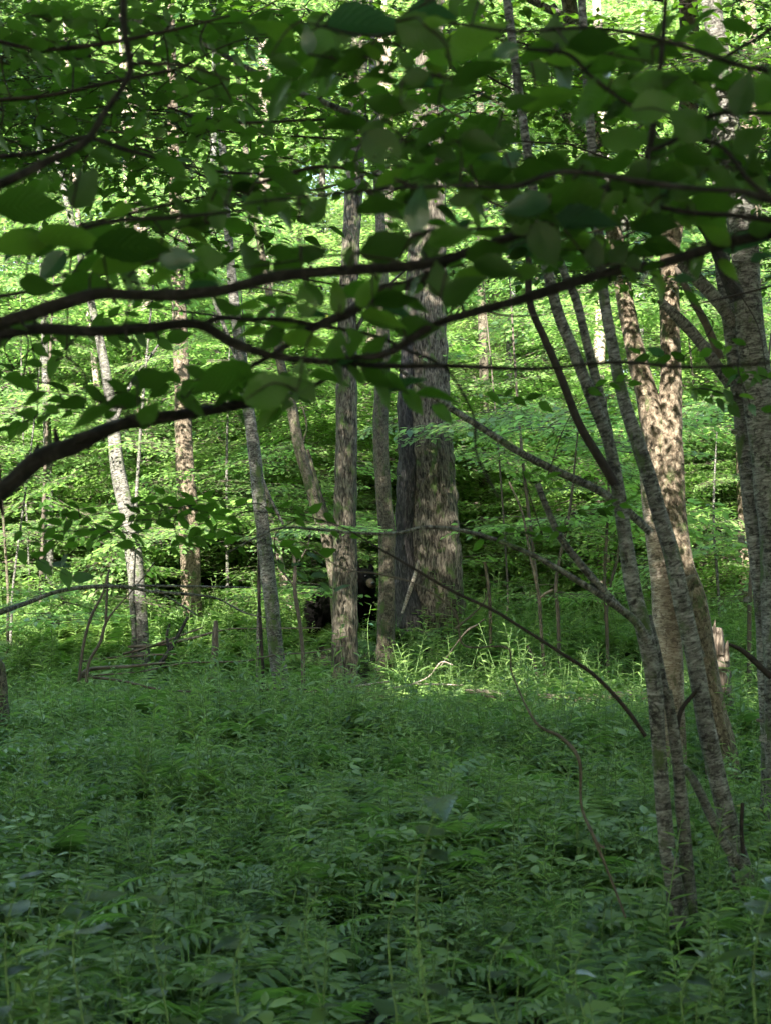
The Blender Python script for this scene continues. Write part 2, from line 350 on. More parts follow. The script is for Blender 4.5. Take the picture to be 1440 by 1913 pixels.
# crowns: shared leaf masses for the tops of the trees
def crown_mesh(name, rx, rz, nt, L, mats, dens=1.0):
    mb = MB()
    for i in range(nt):
        while True:
            p = rng.uniform(-1, 1, 3)
            if .25 < p @ p < 1: break
        p = p * (rx, rx, rz); a0 = math.atan2(p[1], p[0]) + rng.normal(0, .7)
        for k in range(3):
            a1 = a0 + (k - 1) * .8 + rng.normal(0, .2); d = np.array([math.cos(a1), math.sin(a1), rng.uniform(-.2, .25)])
            twig_leaves(mb, p, d, rng.uniform(.8, 1.4), L, LSQ, .13 / dens, tiltn=.4, droop=.2, thick=.008)
    return mb.mesh(name, mats)
crowns = [crown_mesh('crown', 2.6, 2.6, 420, .17, TL) for i in range(3)]
CROWN_DENSE = crown_mesh('crown', 3.6, 1.9, 1500, .21, TL)

# ------------------------------------------------------------------ trees seen as trunks
def w3(pts, d, rs=1.0):
    out = []
    for p in pts:
        dd = p[3] if len(p) > 3 else d
        q = pt(p[0], p[1], dd); out.append([q.x, q.y, q.z, px_r(p[2], dd) * rs])
    return out
def down(rows, flare=1.25, to=None):
    """carry a stem (listed top to bottom) into the ground"""
    x, y, z, r = rows[-1]; g = ground(x, y)
    if z > g + .05:
        px, py, pz, pr = rows[-2]
        k = (z - g) / max(.3, pz - z) * .5
        x2, y2 = x + (x - px) * min(k, .6), y + (y - py) * min(k, .6)
        rows = rows + [[x2, y2, ground(x2, y2) + .02, r * flare], [x2, y2, ground(x2, y2) - .25, r * flare * 1.3]]
    return rows
def up(rows, ztop, rt=.03):
    x, y, z, r = rows[0]; x1, y1, z1, r1 = rows[1]
    s = np.array([x - x1, y - y1]) / max(.3, z - z1); s = np.clip(s, -.35, .35)
    dz = ztop - z
    return [[x + s[0] * dz * .8, y + s[1] * dz * .8, ztop, rt], [x + s[0] * dz * .45, y + s[1] * dz * .45, z + dz * .45, (r + rt) / 2]] + rows
def slim(rows, k): return [[q[0], q[1], q[2], q[3] * k] for q in rows]
def stem(name, rows, mat, parent, sides=14, n=8, rough=.12, furrow=.0, seed=None, label=None):
    mb = MB(); R_ = bez(rows, n)
    tube(mb, R_, sides, 0, rough, seed=seed if seed is not None else random.uniform(0, 50), furrow=furrow)
    return link(name, mb.mesh(name, [mat]), parent, label=label)
def root(name, rows, label, cat='tree', group=None):
    b = rows[-1]; e = bpy.data.objects.new(name, None); COL.objects.link(e); e.location = (b[0], b[1], ground(b[0], b[1]))
    e.empty_display_size = .2
    return tag(e, label, cat, group)
def child_fix(e):
    """children were modelled in world space: keep them where they stand"""
    for c in e.children:
        c.matrix_parent_inverse = Matrix.Translation(-e.location)
def add_crown(e, loc, mesh=None, s=1.0):
    c = link('crown', mesh or crowns[random.randrange(3)], e, loc=loc); c.rotation_euler = (0, 0, random.uniform(0, 6.28)); c.scale = (s, s, s)
    return c
def simple_tree(name, pts, d, mat, label, ztop=11, sides=14, rough=.12, furrow=0, n=8, crown=True, cs=1.0, flare=1.25, limbs=(), cat='tree', group=None):
    rows = down(w3(pts, d), flare)
    if ztop: rows = up(rows, ztop)
    e = root(name, rows, label, cat, group)
    stem('trunk', rows, mat, e, sides, n, rough, furrow)
    for lb in limbs: stem('branch', w3(lb, d), mat if sides > 8 else M['twig_lit'], e, 7, 6, .08)
    if crown and ztop and 25 < d < 26.5: add_crown(e, (rows[0][0], rows[0][1], ztop - .8), s=cs)
    child_fix(e); return e

# furrowed tree in front of the bear
simple_tree('maple_tree', [(672, 40, 30), (668, 200, 33), (660, 380, 33), (650, 560, 34), (648, 700, 38), (647, 850, 40), (645, 1000, 43), (645, 1150, 46), (645, 1280, 50)], 18.3, M['furrow'],
    'straight trunk with furrowed mossy bark that hides the middle of the black bear', 12, 26, .10, .16, 14,
    limbs=[[(630, 1010, 12), (600, 930, 9), (575, 840, 6)], [(652, 640, 9), (700, 560, 6), (760, 500, 4)]])
simple_tree('young_tree', [(705, 300, 18), (712, 450, 20), (716, 600, 23), (714, 700, 27), (711, 820, 28), (714, 900, 29), (722, 1000, 30), (722, 1100, 31), (720, 1230, 36)], 19.0, M['mossy'],
    'slim mossy tree just left of the very wide trunk, right of the bear', 11.5, 20, .12, .1, 12)
# the very wide trunk with its charred hollow
rows = down(w3([(800, 300, 62), (798, 450, 70), (793, 600, 80), (793, 700, 88), (797, 800, 93), (803, 900, 97), (806, 1000, 102), (807, 1100, 112), (806, 1170, 128), (800, 1215, 150)], 20.0), 1.2)
rows = up(rows, 13, .12); e = root('old_maple_tree', rows, 'widest trunk in the wood, furrowed grey bark with a charred hollow at its left foot')
stem('trunk', rows, M['furrow'], e, 40, 18, .10, .12, 3.3)
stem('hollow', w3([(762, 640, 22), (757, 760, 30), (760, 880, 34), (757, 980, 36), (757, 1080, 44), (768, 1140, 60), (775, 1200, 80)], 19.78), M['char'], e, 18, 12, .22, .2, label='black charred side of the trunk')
for k in range(6):
    a = -2.6 + k * .55; c = Vector(rows[-1][:3]); g = .62
    stem('root', [[c.x + .30 * math.cos(a), c.y + .30 * math.sin(a), g + .30, .10], [c.x + .50 * math.cos(a), c.y + .5 * math.sin(a), g + .10, .075], [c.x + .85 * math.cos(a + .1), c.y + .8 * math.sin(a), ground(c.x, c.y - .8) - .03, .04]], M['mossy'], e, 10, 6, .2, .1)
child_fix(e)
# pale split branch leaning in the hollow
rows = w3([(781, 1046, 3), (773, 1078, 7), (764, 1105, 8), (750, 1146, 4)], 19.45)
e = root('broken_branch', rows, 'short pale barkless branch leaning on the charred hollow of the widest trunk', 'branch'); stem('wood', rows, M['pale'], e, 8, 6, .15); child_fix(e)

simple_tree('birch_tree', [(420, 330, 14), (428, 450, 16), (440, 580, 19), (458, 720, 21), (474, 830, 24), (485, 930, 25), (496, 1020, 26), (507, 1120, 27), (518, 1220, 29), (528, 1290, 33)], 16.5, M['birch_grey'],
    'grey trunk leaning left and crossed by sticks, left of the tree that hides the bear', 11, 18, .12, 0, 10,
    limbs=[[(478, 860, 8), (500, 920, 7), (530, 980, 5)], [(455, 700, 9), (400, 560, 7), (350, 440, 4)]])
simple_tree('leaning_tree', [(505, 560, 14), (525, 680, 17), (545, 760, 20), (558, 830, 22), (575, 890, 22), (592, 950, 22), (612, 1010, 23), (625, 1080, 24), (636, 1200, 26)], 20.6, M['mossy'],
    'thin trunk leaning left out from behind the tree that hides the bear', 9.5, 12, .12, limbs=[[(560, 840, 6), (573, 800, 4), (566, 760, 3)]])
simple_tree('sapling', [(505, 960, 8), (520, 1030, 12), (532, 1090, 17), (548, 1150, 16), (556, 1200, 14)], 22.5, M['pale'], 'sunlit crooked sapling with pale pink bark left of the bear', 3.6, 9, .2, crown=False)
simple_tree('sapling', [(545, 1010, 4), (552, 1060, 7), (551, 1100, 8), (560, 1160, 8), (566, 1215, 8), (567, 1265, 9)], 17.2, M['twig_lit'], 'thin dark wavy sapling between the leaning grey trunk and the tree hiding the bear', None, 6, .1, crown=False,
    limbs=[[(552, 1060, 4), (575, 1020, 3), (580, 985, 2)], [(551, 1095, 4), (520, 1055, 3), (512, 1010, 2)]])
simple_tree('sapling', [(486, 1020, 5), (484, 1100, 6), (488, 1180, 7), (492, 1260, 7)], 16.9, M['twig'], 'thin straight sapling standing against the leaning grey trunk', None, 6, .1, crown=False)

# left background trunks
simple_tree('oak_tree', [(340, 700, 30), (345, 850, 34), (352, 960, 37), (356, 1040, 38), (358, 1110, 38), (362, 1180, 42)], 21.6, M['flaky'], 'upright brown trunk between the scaly grey trunk and the leaning grey trunk', 14, 16, .08, .1)
simple_tree('birch_tree', [(170, 560, 14), (188, 640, 17), (203, 720, 20), (212, 790, 23), (222, 880, 27), (238, 960, 29), (250, 1030, 31), (257, 1100, 31), (262, 1190, 33)], 18.8, M['birch_grey'], 'scaly grey trunk with fallen sticks at its foot, third trunk in from the left', 11, 16, .14,
    limbs=[[(212, 800, 9), (245, 720, 7), (300, 640, 4)]])
simple_tree('birch_tree', [(243, 150, 22), (250, 240, 25), (256, 330, 28), (265, 430, 30), (272, 560, 30), (276, 700, 28), (274, 900, 26), (285, 1130, 28)], 31, M['pale'], 'overexposed white trunk high at the left, blazing in the sun', 14, 12, .1)
simple_tree('birch_tree', [(178, 690, 12), (190, 800, 13), (193, 900, 14), (195, 1000, 14), (203, 1150, 15)], 27, M['pale'], 'thin pale trunk close left of the scaly grey trunk', 12, 10, .1)
simple_tree('birch_tree', [(86, 700, 14), (90, 850, 16), (92, 960, 17), (92, 1060, 18), (90, 1150, 20)], 22.5, M['birch_grey'], 'slender grey trunk nearest the left edge behind the drooping bare branch', 12, 10, .1)
simple_tree('sapling', [(215, 1080, 8), (210, 1130, 9), (206, 1160, 9)], 27, M['pale'], 'short pale sapling leaning beside the scaly grey trunk', 3.5, 7, .1, crown=False)
simple_tree('birch_tree', [(270, 960, 14), (275, 1040, 17), (280, 1120, 19), (283, 1160, 20)], 27.5, M['pale'], 'thin white trunk close right of the scaly grey trunk', 12, 10, .1)
simple_tree('tree_stump', [(-30, 1195, 14), (-26, 1215, 26), (-20, 1245, 36), (-14, 1268, 50)], 13.5, M['mossy'], 'dark rotten stump cut off by the left edge of the photo', None, 18, .4, .3, crown=False, cat='stump')
for px_, w_, d_, t_, lb in [(500, 30, 33, 'pale', 'bright white trunk glimpsed high up left of centre'), (150, 18, 36, 'birch', 'dim slender trunk in the far wood at the left'), (405, 14, 29, 'birch', 'far thin trunk right of the upright brown one'), (900, 18, 27, 'mossy', 'dark far trunk right of the widest trunk'), (925, 44, 34, 'pale', 'broad white sunlit trunk far behind, high right of centre'),
      (955, 14, 30, 'birch', 'far slender trunk behind the crossing branches right of centre'), (1125, 24, 25, 'pale', 'sunlit pale trunk left of the near birch clump'), (1400, 44, 24, 'flaky', 'pinkish far trunk seen between the forked tree and the right edge'), (1065, 14, 35, 'mossy', 'distant dark trunk high between the leaning stems'),
      (1190, 20, 31, 'birch', 'far trunk behind the forked brown tree'), (40, 22, 33, 'furrow', 'far dark trunk at the left edge'), (310, 16, 38, 'birch', 'faint far trunk between the white trunk and the upright brown one'), (590, 16, 36, 'birch', 'faint far trunk above the bear on the left'), (850, 22, 40, 'furrow', 'faint far trunk above the widest trunk'),
      (700, 34, 30, 'pale', 'sunlit trunk glimpsed high behind the tree that hides the bear'), (1330, 16, 37, 'birch', 'faint far trunk right of the fork')]:
    j = random.uniform(-18, 18); k = random.uniform(-10, 10)
    simple_tree('forest_tree', [(px_ + j, 100, w_ * .8), (px_ + j * .7 + k, 400, w_ * .88), (px_ - k, 750, w_), (px_, 1000, w_), (px_, 1165, w_ * 1.1)], d_, M[t_], lb, 13.5, 10, .1)

sap_fol = [tier_mesh('foliage', .8, .085, 6, TL, LS2, .075) for _ in range(3)]
def ordinal(k): return ['leftmost', 'second', 'third', 'fourth', 'fifth', 'sixth', 'seventh', 'eighth', 'ninth', 'tenth', 'eleventh', 'twelfth', 'thirteenth', 'fourteenth', 'fifteenth', 'sixteenth', 'seventeenth', 'eighteenth', 'nineteenth', 'rightmost'][k]
LAND = [(60, 'near the left edge'), (200, 'by the dead branch pile'), (340, 'by the upright brown trunk'), (520, 'near the leaning grey trunk'), (880, 'right of the widest trunk'), (1050, 'left of the nearest birch clump'), (1240, 'behind the forked tree'), (1400, 'near the right edge')]
for k, px_ in enumerate(sorted([random.uniform(-20, 560) for _ in range(11)] + [random.uniform(760, 1430) for _ in range(9)])):
    d_ = random.uniform(17.5, 30); near_ = min(LAND, key=lambda q: abs(q[0] - px_))[1]; lean = random.uniform(-60, 60); tp = random.uniform(380, 860); w_ = random.uniform(4, 9)
    rows = down(w3([(px_ + lean, tp, w_ * .4), (px_ + lean * .5 + random.uniform(-10, 10), (tp + 1100) / 2, w_ * .8), (px_, 1080, w_), (px_ + random.uniform(-6, 6), 1160, w_ * 1.1)], d_), 1.1)
    e = root('young_beech', rows, 'young beech %s, %s%s of the thin saplings' % (near_, ordinal(k), '' if k in (0, 19) else ' from the left'), 'sapling', 'thin young saplings scattered through the wood')
    stem('stem', rows, M[random.choice(['twig_lit', 'mossy', 'birch_grey'])], e, 6, 6, .1)
    R_ = bez(rows, 6)
    for j in range(5):
        q = R_[int(len(R_) * (.02 + .11 * j))]
        if q[2] < ground(q[0], q[1]) + .9: continue
        c = link('foliage', random.choice(sap_fol), e, loc=(q[0], q[1], q[2])); c.rotation_euler = (random.gauss(0, .15), random.gauss(0, .15), random.uniform(0, 6.28)); sc_ = random.uniform(.5, .95); c.scale = (sc_,) * 3
    child_fix(e)
# ------------------------------------------------------------------ right side: birch clumps, fork, snag
e_rows = down(w3([(1000, 390, 24), (1016, 480, 27), (1040, 580, 29), (1072, 660, 29), (1105, 745, 29), (1137, 830, 31), (1152, 910, 34), (1166, 1000, 36), (1182, 1100, 39), (1205, 1190, 42), (1222, 1290, 40), (1230, 1400, 38), (1238, 1500, 40), (1248, 1600, 42), (1262, 1680, 50)], 6.9), 1.4)
CL = root('birch_clump', e_rows, 'nearest clump of thin birch stems leaning left, right of centre')
stem('trunk', slim(up(e_rows, 6.2, .02), .74), M['birch'], CL, 18, 9, .14, .0)
stem('trunk', down(w3([(1245, 1290, 20), (1262, 1400, 22), (1272, 1500, 25), (1280, 1590, 27), (1284, 1690, 34)], 6.95), 1.4), M['birch_grey'], CL, 12, 9, .14)
stem('trunk', w3([(1208, 1150, 18), (1222, 1210, 20), (1240, 1290, 20)], 6.95)[::1], M['birch_grey'], CL, 10, 8, .12)
stem('branch', w3([(960, 340, 9), (985, 440, 11), (988, 560, 13), (1015, 630, 14), (1045, 700, 15), (1080, 790, 16), (1115, 850, 17), (1148, 905, 18)], 6.85), M['twig'], CL, 8, 8, .08)
stem('branch', w3([(1030, 330, 11), (1045, 480, 14), (1075, 560, 16), (1095, 640, 17), (1115, 720, 18), (1132, 800, 19), (1145, 870, 20)], 6.95), M['birch_grey'], CL, 10, 8, .1)
# branches of the clump reaching left across the picture
stem('branch', w3([(430, 1030, 4), (520, 988, 6), (600, 990, 7), (670, 996, 7), (740, 996, 8), (800, 985, 9), (880, 995, 10), (950, 1018, 11), (1010, 1045, 13), (1070, 1080, 15), (1130, 1118, 17), (1185, 1160, 20), (1210, 1200, 22)], 6.6, .78), M['birch_grey'], CL, 8, 8, .08)
stem('branch', w3([(1003, 903, 12), (1025, 960, 13), (1050, 1010, 14), (1090, 1062, 15), (1130, 1108, 15), (1160, 1140, 16)], 6.62), M['birch_grey'], CL, 9, 8, .1)
stem('branch', w3([(560, 960, 3), (640, 985, 4), (700, 1020, 5), (760, 1055, 7), (840, 1102, 8), (920, 1140, 9), (985, 1180, 9), (1050, 1222, 10), (1110, 1262, 11), (1165, 1320, 12), (1205, 1375, 12)], 6.2, .7), M['twig'], CL, 7, 8, .06)
stem('branch', w3([(745, 690, 7), (780, 715, 10), (830, 755, 12), (900, 800, 13), (970, 845, 14), (1040, 880, 15), (1110, 912, 16), (1160, 945, 15), (1215, 995, 15)], 7.3), M['birch_grey'], CL, 9, 9, .1)
stem('branch', w3([(1238, 0, 10), (1150, -20, 12)], 6.9), M['twig'], CL, 6, 5, .05)
child_fix(CL)

e_rows = down(w3([(1120, 470, 26), (1128, 560, 28), (1142, 640, 30), (1160, 730, 34), (1182, 800, 38), (1205, 870, 40), (1228, 950, 42), (1252, 1030, 43), (1270, 1110, 44), (1290, 1200, 45), (1308, 1300, 46), (1325, 1390, 48), (1345, 1480, 50), (1368, 1570, 52), (1388, 1650, 60)], 7.4), 1.5)
C2 = root('birch_tree', e_rows, 'silvery birch stem curving up leftward in front of the forked brown tree')
stem('trunk', slim(up(e_rows, 6.5, .02), .70), M['birch'], C2, 20, 10, .14)
stem('branch', w3([(1255, 1420, 12), (1290, 1450, 16), (1325, 1520, 18), (1350, 1570, 18), (1385, 1620, 20)], 7.2), M['birch_grey'], C2, 9, 7, .12)
stem('branch', w3([(1386, 1500, 7), (1384, 1550, 8), (1388, 1600, 9)], 7.3), M['twig'], C2, 7, 5, .1)
stem('branch', w3([(1300, 1290, 8), (1270, 1330, 9), (1262, 1390, 9)], 7.2), M['twig'], C2, 7, 5, .1)
child_fix(C2)

# forked brown tree
rowsL = w3([(1120, 300, 28), (1145, 430, 30), (1160, 520, 31), (1174, 600, 33), (1192, 680, 36), (1210, 750, 42), (1226, 810, 50), (1242, 880, 54)], 11.5)
rowsR = down(w3([(1285, 20, 34), (1290, 130, 36), (1278, 260, 36), (1262, 380, 36), (1250, 480, 35), (1250, 570, 36), (1252, 660, 37), (1251, 740, 42), (1246, 810, 56), (1246, 880, 62), (1256, 980, 50), (1272, 1060, 48), (1296, 1120, 46), (1308, 1190, 46), (1320, 1270, 48), (1332, 1340, 52), (1345, 1400, 60)], 11.5), 1.3)
FK = root('forked_tree', rowsR, 'forked brown tree with flaky bark, two arms and a broken stub, on the right')
stem('trunk', up(rowsR, 8.5, .07), M['flaky'], FK, 28, 12, .10, .10)
stem('trunk', up(rowsL, 8.0, .06), M['flaky'], FK, 24, 12, .10, .10)
stem('branch', w3([(1300, 1085, 26), (1288, 1090, 24), (1282, 1120, 22), (1290, 1180, 24), (1305, 1230, 26)], 11.1), M['mossy'], FK, 12, 7, .15, label='broken stub with an orange torn end')
stem('branch', w3([(1262, 590, 12), (1290, 620, 13), (1330, 655, 14)], 11.2), M['birch_grey'], FK, 8, 6, .1)
stem('branch', w3([(1170, 430, 18), (1120, 300, 20), (1060, 220, 18), (1000, 140, 14), (930, 60, 10)], 11.0), M['birch_grey'], FK, 10, 7, .1)
stem('branch', w3([(1240, 160, 20), (1150, 90, 18), (1080, 45, 17), (1000, 5, 14), (940, -30, 12)], 10.8), M['birch_grey'], FK, 10, 7, .1)
stem('branch', w3([(1262, 330, 20), (1200, 225, 20), (1120, 130, 18), (1070, 70, 16), (1030, 10, 14)], 11.2), M['birch_grey'], FK, 10, 7, .1)
child_fix(FK)
# sunlit trunk behind and the snag beside it
simple_tree('dead_tree', [(1196, 800, 14), (1206, 870, 26), (1216, 950, 36), (1230, 1040, 42), (1240, 1110, 50), (1245, 1180, 54), (1247, 1240, 56)], 11.7, M['pale'], 'smooth dead trunk shining white in the sun between the birch stems', None, 16, .12, crown=False, cat='tree')
rows = w3([(1337, 1172, 24), (1335, 1195, 36), (1333, 1225, 44), (1338, 1262, 48)], 13.2); rows = down(rows)
e = root('tree_stump', rows, 'broken jagged stump with torn pale wood right of the forked tree', 'stump'); stem('wood', rows, M['dead'], e, 14, 7, .3, .3)
for k, (a, b, h) in enumerate([(1324, 1200, 1172), (1333, 1205, 1158), (1346, 1208, 1180), (1357, 1220, 1196)]):
    stem('splinter', w3([(a + 2, h, 1.5), (a, (b + h) / 2, 8), (a, b + 15, 12)], 13.1), M['dead'], e, 5, 3, .2)
child_fix(e)
# two-stemmed birch at the right edge
rowsA = down(w3([(1342, 300, 40), (1345, 420, 42), (1352, 520, 44), (1366, 620, 46), (1378, 720, 44), (1388, 820, 44), (1400, 920, 46), (1412, 1020, 48), (1424, 1120, 50), (1430, 1220, 50), (1436, 1330, 52), (1440, 1440, 56)], 9.0), 1.3)
rowsB = down(w3([(1330, 20, 44), (1345, 140, 50), (1368, 300, 56), (1385, 400, 58), (1392, 500, 60), (1400, 600, 64), (1412, 700, 66), (1425, 800, 66), (1436, 900, 66), (1446, 1020, 66), (1452, 1150, 66), (1456, 1300, 68), (1462, 1460, 74)], 8.8), 1.3)
TB = root('birch_tree', rowsA, 'thick two-stemmed birch with peeling bark at the right edge')
stem('trunk', slim(up(rowsA, 7.5, .05), .68), M['birch'], TB, 22, 10, .12, .05)
stem('trunk', slim(up(rowsB, 8.5, .05), .86), M['birch_grey'], TB, 24, 10, .16, .08)
stem('branch', w3([(1270, 490, 20), (1310, 530, 24), (1350, 575, 26), (1375, 610, 28)], 8.9), M['birch_grey'], TB, 10, 8, .1)
stem('branch', w3([(1296, 400, 18), (1325, 440, 22), (1352, 500, 26), (1378, 560, 30)], 8.6), M['near_bark'], TB, 10, 8, .1)
stem('branch', w3([(1230, 560, 14), (1262, 590, 20), (1300, 630, 22), (1335, 680, 22), (1365, 720, 24)], 8.9), M['birch_grey'], TB, 10, 8, .1)
stem('branch', w3([(1262, 500, 10), (1290, 555, 14), (1320, 610, 15), (1345, 670, 16)], 9.1), M['twig_lit'], TB, 8, 8, .1)
stem('branch', w3([(1361, 1203, 6), (1385, 1215, 9), (1405, 1232, 11), (1440, 1265, 12)], 8.6), M['twig'], TB, 8, 6, .1)
for k in range(46):      # peeling curls of bark
    src = rowsA if k % 2 else rowsB; r_ = bez(src, 8); i = rng.integers(20, len(r_) - 14)
    x, y, z, r = r_[i]; a = rng.uniform(-2.9, -.2); c, s_ = math.cos(a), math.sin(a)
    if k == 0: pmb = MB()
    base = np.array([x + r * c * .97, y + r * s_ * .97, z]); L_ = rng.uniform(.02, .06); h = rng.uniform(.01, .03)
    tdir = np.array([-s_, c, 0]) * rng.choice([-1, 1]); ndir = np.array([c, s_, 0])
    v = [base + tdir * L_ * t + ndir * (.004 + .02 * t * t) + np.array([0, 0, q * h * (1 - .5 * t)]) for t in (0, .5, 1) for q in (-1, 1)]
    pmb.add(v, [(0, 1, 3, 2), (2, 3, 5, 4)], 0, np.array(v))
link('peeling_bark', pmb.mesh('peeling_bark', [M['birch']]), TB, kind='stuff')
child_fix(TB)

for T_, l, sc in ((CL, (-2.9, 9.0, 8.3), .62), (CL, (-1.1, 11.2, 8.9), .55), (CL, (.7, 9.3, 8.0), .85), (C2, (2.6, 9.8, 8.3), 1.0), (C2, (.3, 12.9, 9.2), .5), (TB, (4.6, 10.5, 8.6), 1.1), (CL, (-2.0, 13.4, 9.2), .75)):  # unseen crowns added overhead to shade and dapple the trunks beyond
    c = link('crown', crowns[random.randrange(3)], T_, loc=Vector(l) - T_.location); c.scale = (sc, sc, sc * .5); c.rotation_euler = (0, 0, random.uniform(0, 6.28))
# ------------------------------------------------------------------ the black bear
def metabear():
    mbd = bpy.data.metaballs.new('bear'); mbd.resolution = .03; mbd.render_resolution = .03; mbd.threshold = .6
    ob = bpy.data.objects.new('bear_meta', mbd); COL.objects.link(ob)
    def ball(x, y, z, r, sx=1, sy=1, sz=1, rot=None):
        e = mbd.elements.new(); e.type = 'ELLIPSOID'; e.co = (x, y, z); e.radius = r * 1.32; e.size_x, e.size_y, e.size_z = sx, sy, sz
        if rot is not None: e.rotation = rot
    def limb(pts, n=5):
        R_ = bez(pts, n)
        for x, y, z, r in R_: ball(x, y, z, r, .95, .95, .95)
    # x forward, y left, z up
    ball(-.42, 0, .56, .30, 1.05, .92, 1.0); ball(-.18, 0, .55, .31, 1.1, .95, .95); ball(.08, 0, .55, .30, 1.1, .92, 1.0); ball(.32, 0, .58, .29, 1.0, .88, 1.05)
    ball(.28, 0, .72, .17, 1.1, .8, .8)                                   # shoulder
    limb([[.42, 0, .66, .21], [.54, 0, .78, .18], [.64, -.02, .87, .155]])   # neck
    ball(.70, -.03, .92, .150, 1.05, 1.0, .95)                             # skull
    ball(.78, -.05, .88, .105, 1.0, .95, .9)
    limb([[.82, -.06, .865, .075], [.90, -.08, .84, .062], [.955, -.09, .825, .050]])   # muzzle
    for s in (-1, 1):
        limb([[.34, s * .17, .50, .15], [.36, s * .19, .32, .105], [.34, s * .19, .16, .082], [.36, s * .19, .05, .078], [.43, s * .19, .035, .065]])
        limb([[-.44, s * .17, .50, .18], [-.36, s * .19, .34, .14], [-.47, s * .19, .18, .085], [-.45, s * .19, .05, .080], [-.37, s * .19, .035, .068]])
        ball(.63, s * .105 - .03, 1.055, .050, .5, 1.0, 1.0)                # ears
        ball(.65, s * .10 - .03, 1.02, .050, .8, .9, 1.0)
    ball(-.72, 0, .55, .06)
    bpy.context.view_layer.update()
    ev = ob.evaluated_get(bpy.context.evaluated_depsgraph_get()); me = bpy.data.meshes.new_from_object(ev)
    COL.objects.unlink(ob); bpy.data.objects.remove(ob)
    return me
bme = metabear(); bme.name = 'body'
n = len(bme.vertices); co = np.empty(n * 3); bme.vertices.foreach_get('co', co); co = co.reshape(-1, 3)
no = np.empty(n * 3); bme.vertices.foreach_get('normal', no); no = no.reshape(-1, 3)
dsp = np.array([mnoise.noise(Vector(c * 14)) * .010 + mnoise.noise(Vector(c * 45)) * .006 for c in co]); co2 = co + no * dsp[:, None]
bme.vertices.foreach_set('co', co2.ravel()); bme.materials.clear(); bme.materials.append(M['fur']); bme.materials.append(M['muzzle'])
for p in bme.polygons:
    p.use_smooth = True
    if p.center.x > .885 and p.center.z > .7: p.material_index = 1
bme.update()
BP = pt(640, 1100, 20.6)
bear = bpy.data.objects.new('bear', None); COL.objects.link(bear); tag(bear, 'black bear with a tan muzzle, half hidden behind the furrowed trunk', 'bear')
bear.location = (-.60, 21.0, ground(-.6, 21.0) + .02); bear.rotation_euler = (0, 0, R(-60)); bear.scale = (1.06,) * 3
link('body', bme, bear)
# fur tufts
fmb = MB()
idx = rng.choice(n, 9000); jit = rng.normal(0, .012, (9000, 3))
for k in range(9000):
    i = idx[k]; p = co2[i] + jit[k] - no[i] * ((jit[k] @ no[i])); 
    if p[0] > .80 and p[2] > .7: continue
    d = no[i] * .7 + np.array([-.7, 0, -.45]) + rng.normal(0, .2, 3); d /= np.linalg.norm(d); s = np.cross(d, no[i]); s /= np.linalg.norm(s) + 1e-9
    l = rng.uniform(.02, .045) * (.6 if p[0] > .55 else 1)
    fmb.add([p - s * .0035, p + s * .0035, p + d * l], [(0, 1, 2)], 0)
link('fur', fmb.mesh('fur', [M['fur']]), bear, kind='stuff')
def ico(mb, c, r, mat=0, sub=1, sc=(1, 1, 1)):
    import bmesh
    bm = bmesh.new(); bmesh.ops.create_icosphere(bm, subdivisions=sub + 1, radius=r)
    mb.add([[v.co.x * sc[0] + c[0], v.co.y * sc[1] + c[1], v.co.z * sc[2] + c[2]] for v in bm.verts], [[v.index for v in f.verts] for f in bm.faces], mat); bm.free()
EYE = flat_mat('dark_eye', (.02, .012, .008), .1, .6, .1); NOSE = flat_mat('black_nose', (.012, .011, .011), .3, .5, .1)
k_ = MB(); ico(k_, (1.005, -.10, .845), .032, sc=(.7, 1.1, .8)); link('nose', k_.mesh('nose', [NOSE]), bear)
for s in (-1, 1):
    k_ = MB(); ico(k_, (.845, s * .068 - .055, .935), .014); link('eye', k_.mesh('eye', [EYE]), bear)

# ------------------------------------------------------------------ fallen wood
def stick(name, pts, d, mat, label, cat='branch', sides=6, twigs=()):
    rows = w3(pts, d, .72)
    if len(rows) > 4 and cat == 'branch':
        for q in rows[1:-1]: q[0] += random.gauss(0, .02); q[2] += random.gauss(0, .022); q[1] += random.gauss(0, .06); q[3] *= random.uniform(.75, 1.2)
    e = root(name, rows, label, cat)
    e.location = rows[len(rows) // 2][:3]
    stem('wood', rows, M[mat], e, sides, 7, .12)
    for t in twigs: stem('twig', w3(t, d), M[mat], e, 5, 5, .1)
    child_fix(e); return e
stick('fallen_log', [(868, 1290, 8), (900, 1294, 18), (950, 1303, 24), (1000, 1300, 18), (1060, 1308, 28), (1120, 1303, 20), (1170, 1300, 30), (1215, 1304, 24), (1262, 1310, 28)], 16.2, 'mossy', 'rotting brown log lying among ferns left of the forked tree', 'log', 14)
stick('fallen_stick', [(560, 1294, 4), (640, 1286, 6), (700, 1277, 6), (730, 1272, 5)], 16.2, 'pale', 'pale barkless stick lying at the foot of the tree that hides the bear')
stick('fallen_stick', [(735, 1285, 4), (780, 1278, 4), (865, 1280, 4)], 16.3, 'pale', 'straight pale twig lying level below the widest trunk')
stick('fallen_stick', [(700, 1292, 3), (770, 1278, 4), (800, 1262, 5), (825, 1245, 4), (845, 1242, 3)], 16.6, 'pale', 'bent pale twig rising to the right below the widest trunk')
stick('fallen_stick', [(822, 1245, 3), (850, 1205, 4), (872, 1175, 5), (893, 1160, 6), (905, 1156, 4)], 17.2, 'dead', 'grey stick propped up with a knobbed end right of the widest trunk')
stick('fallen_branch', [(150, 1263, 9), (220, 1272, 8), (310, 1288, 7), (420, 1289, 6), (520, 1290, 5), (600, 1290, 4)], 14.6, 'dead', 'long low dead branch lying from the left to below the leaning grey trunk', twigs=[[(150, 1263, 9), (172, 1250, 8), (240, 1245, 6), (310, 1238, 4)]])
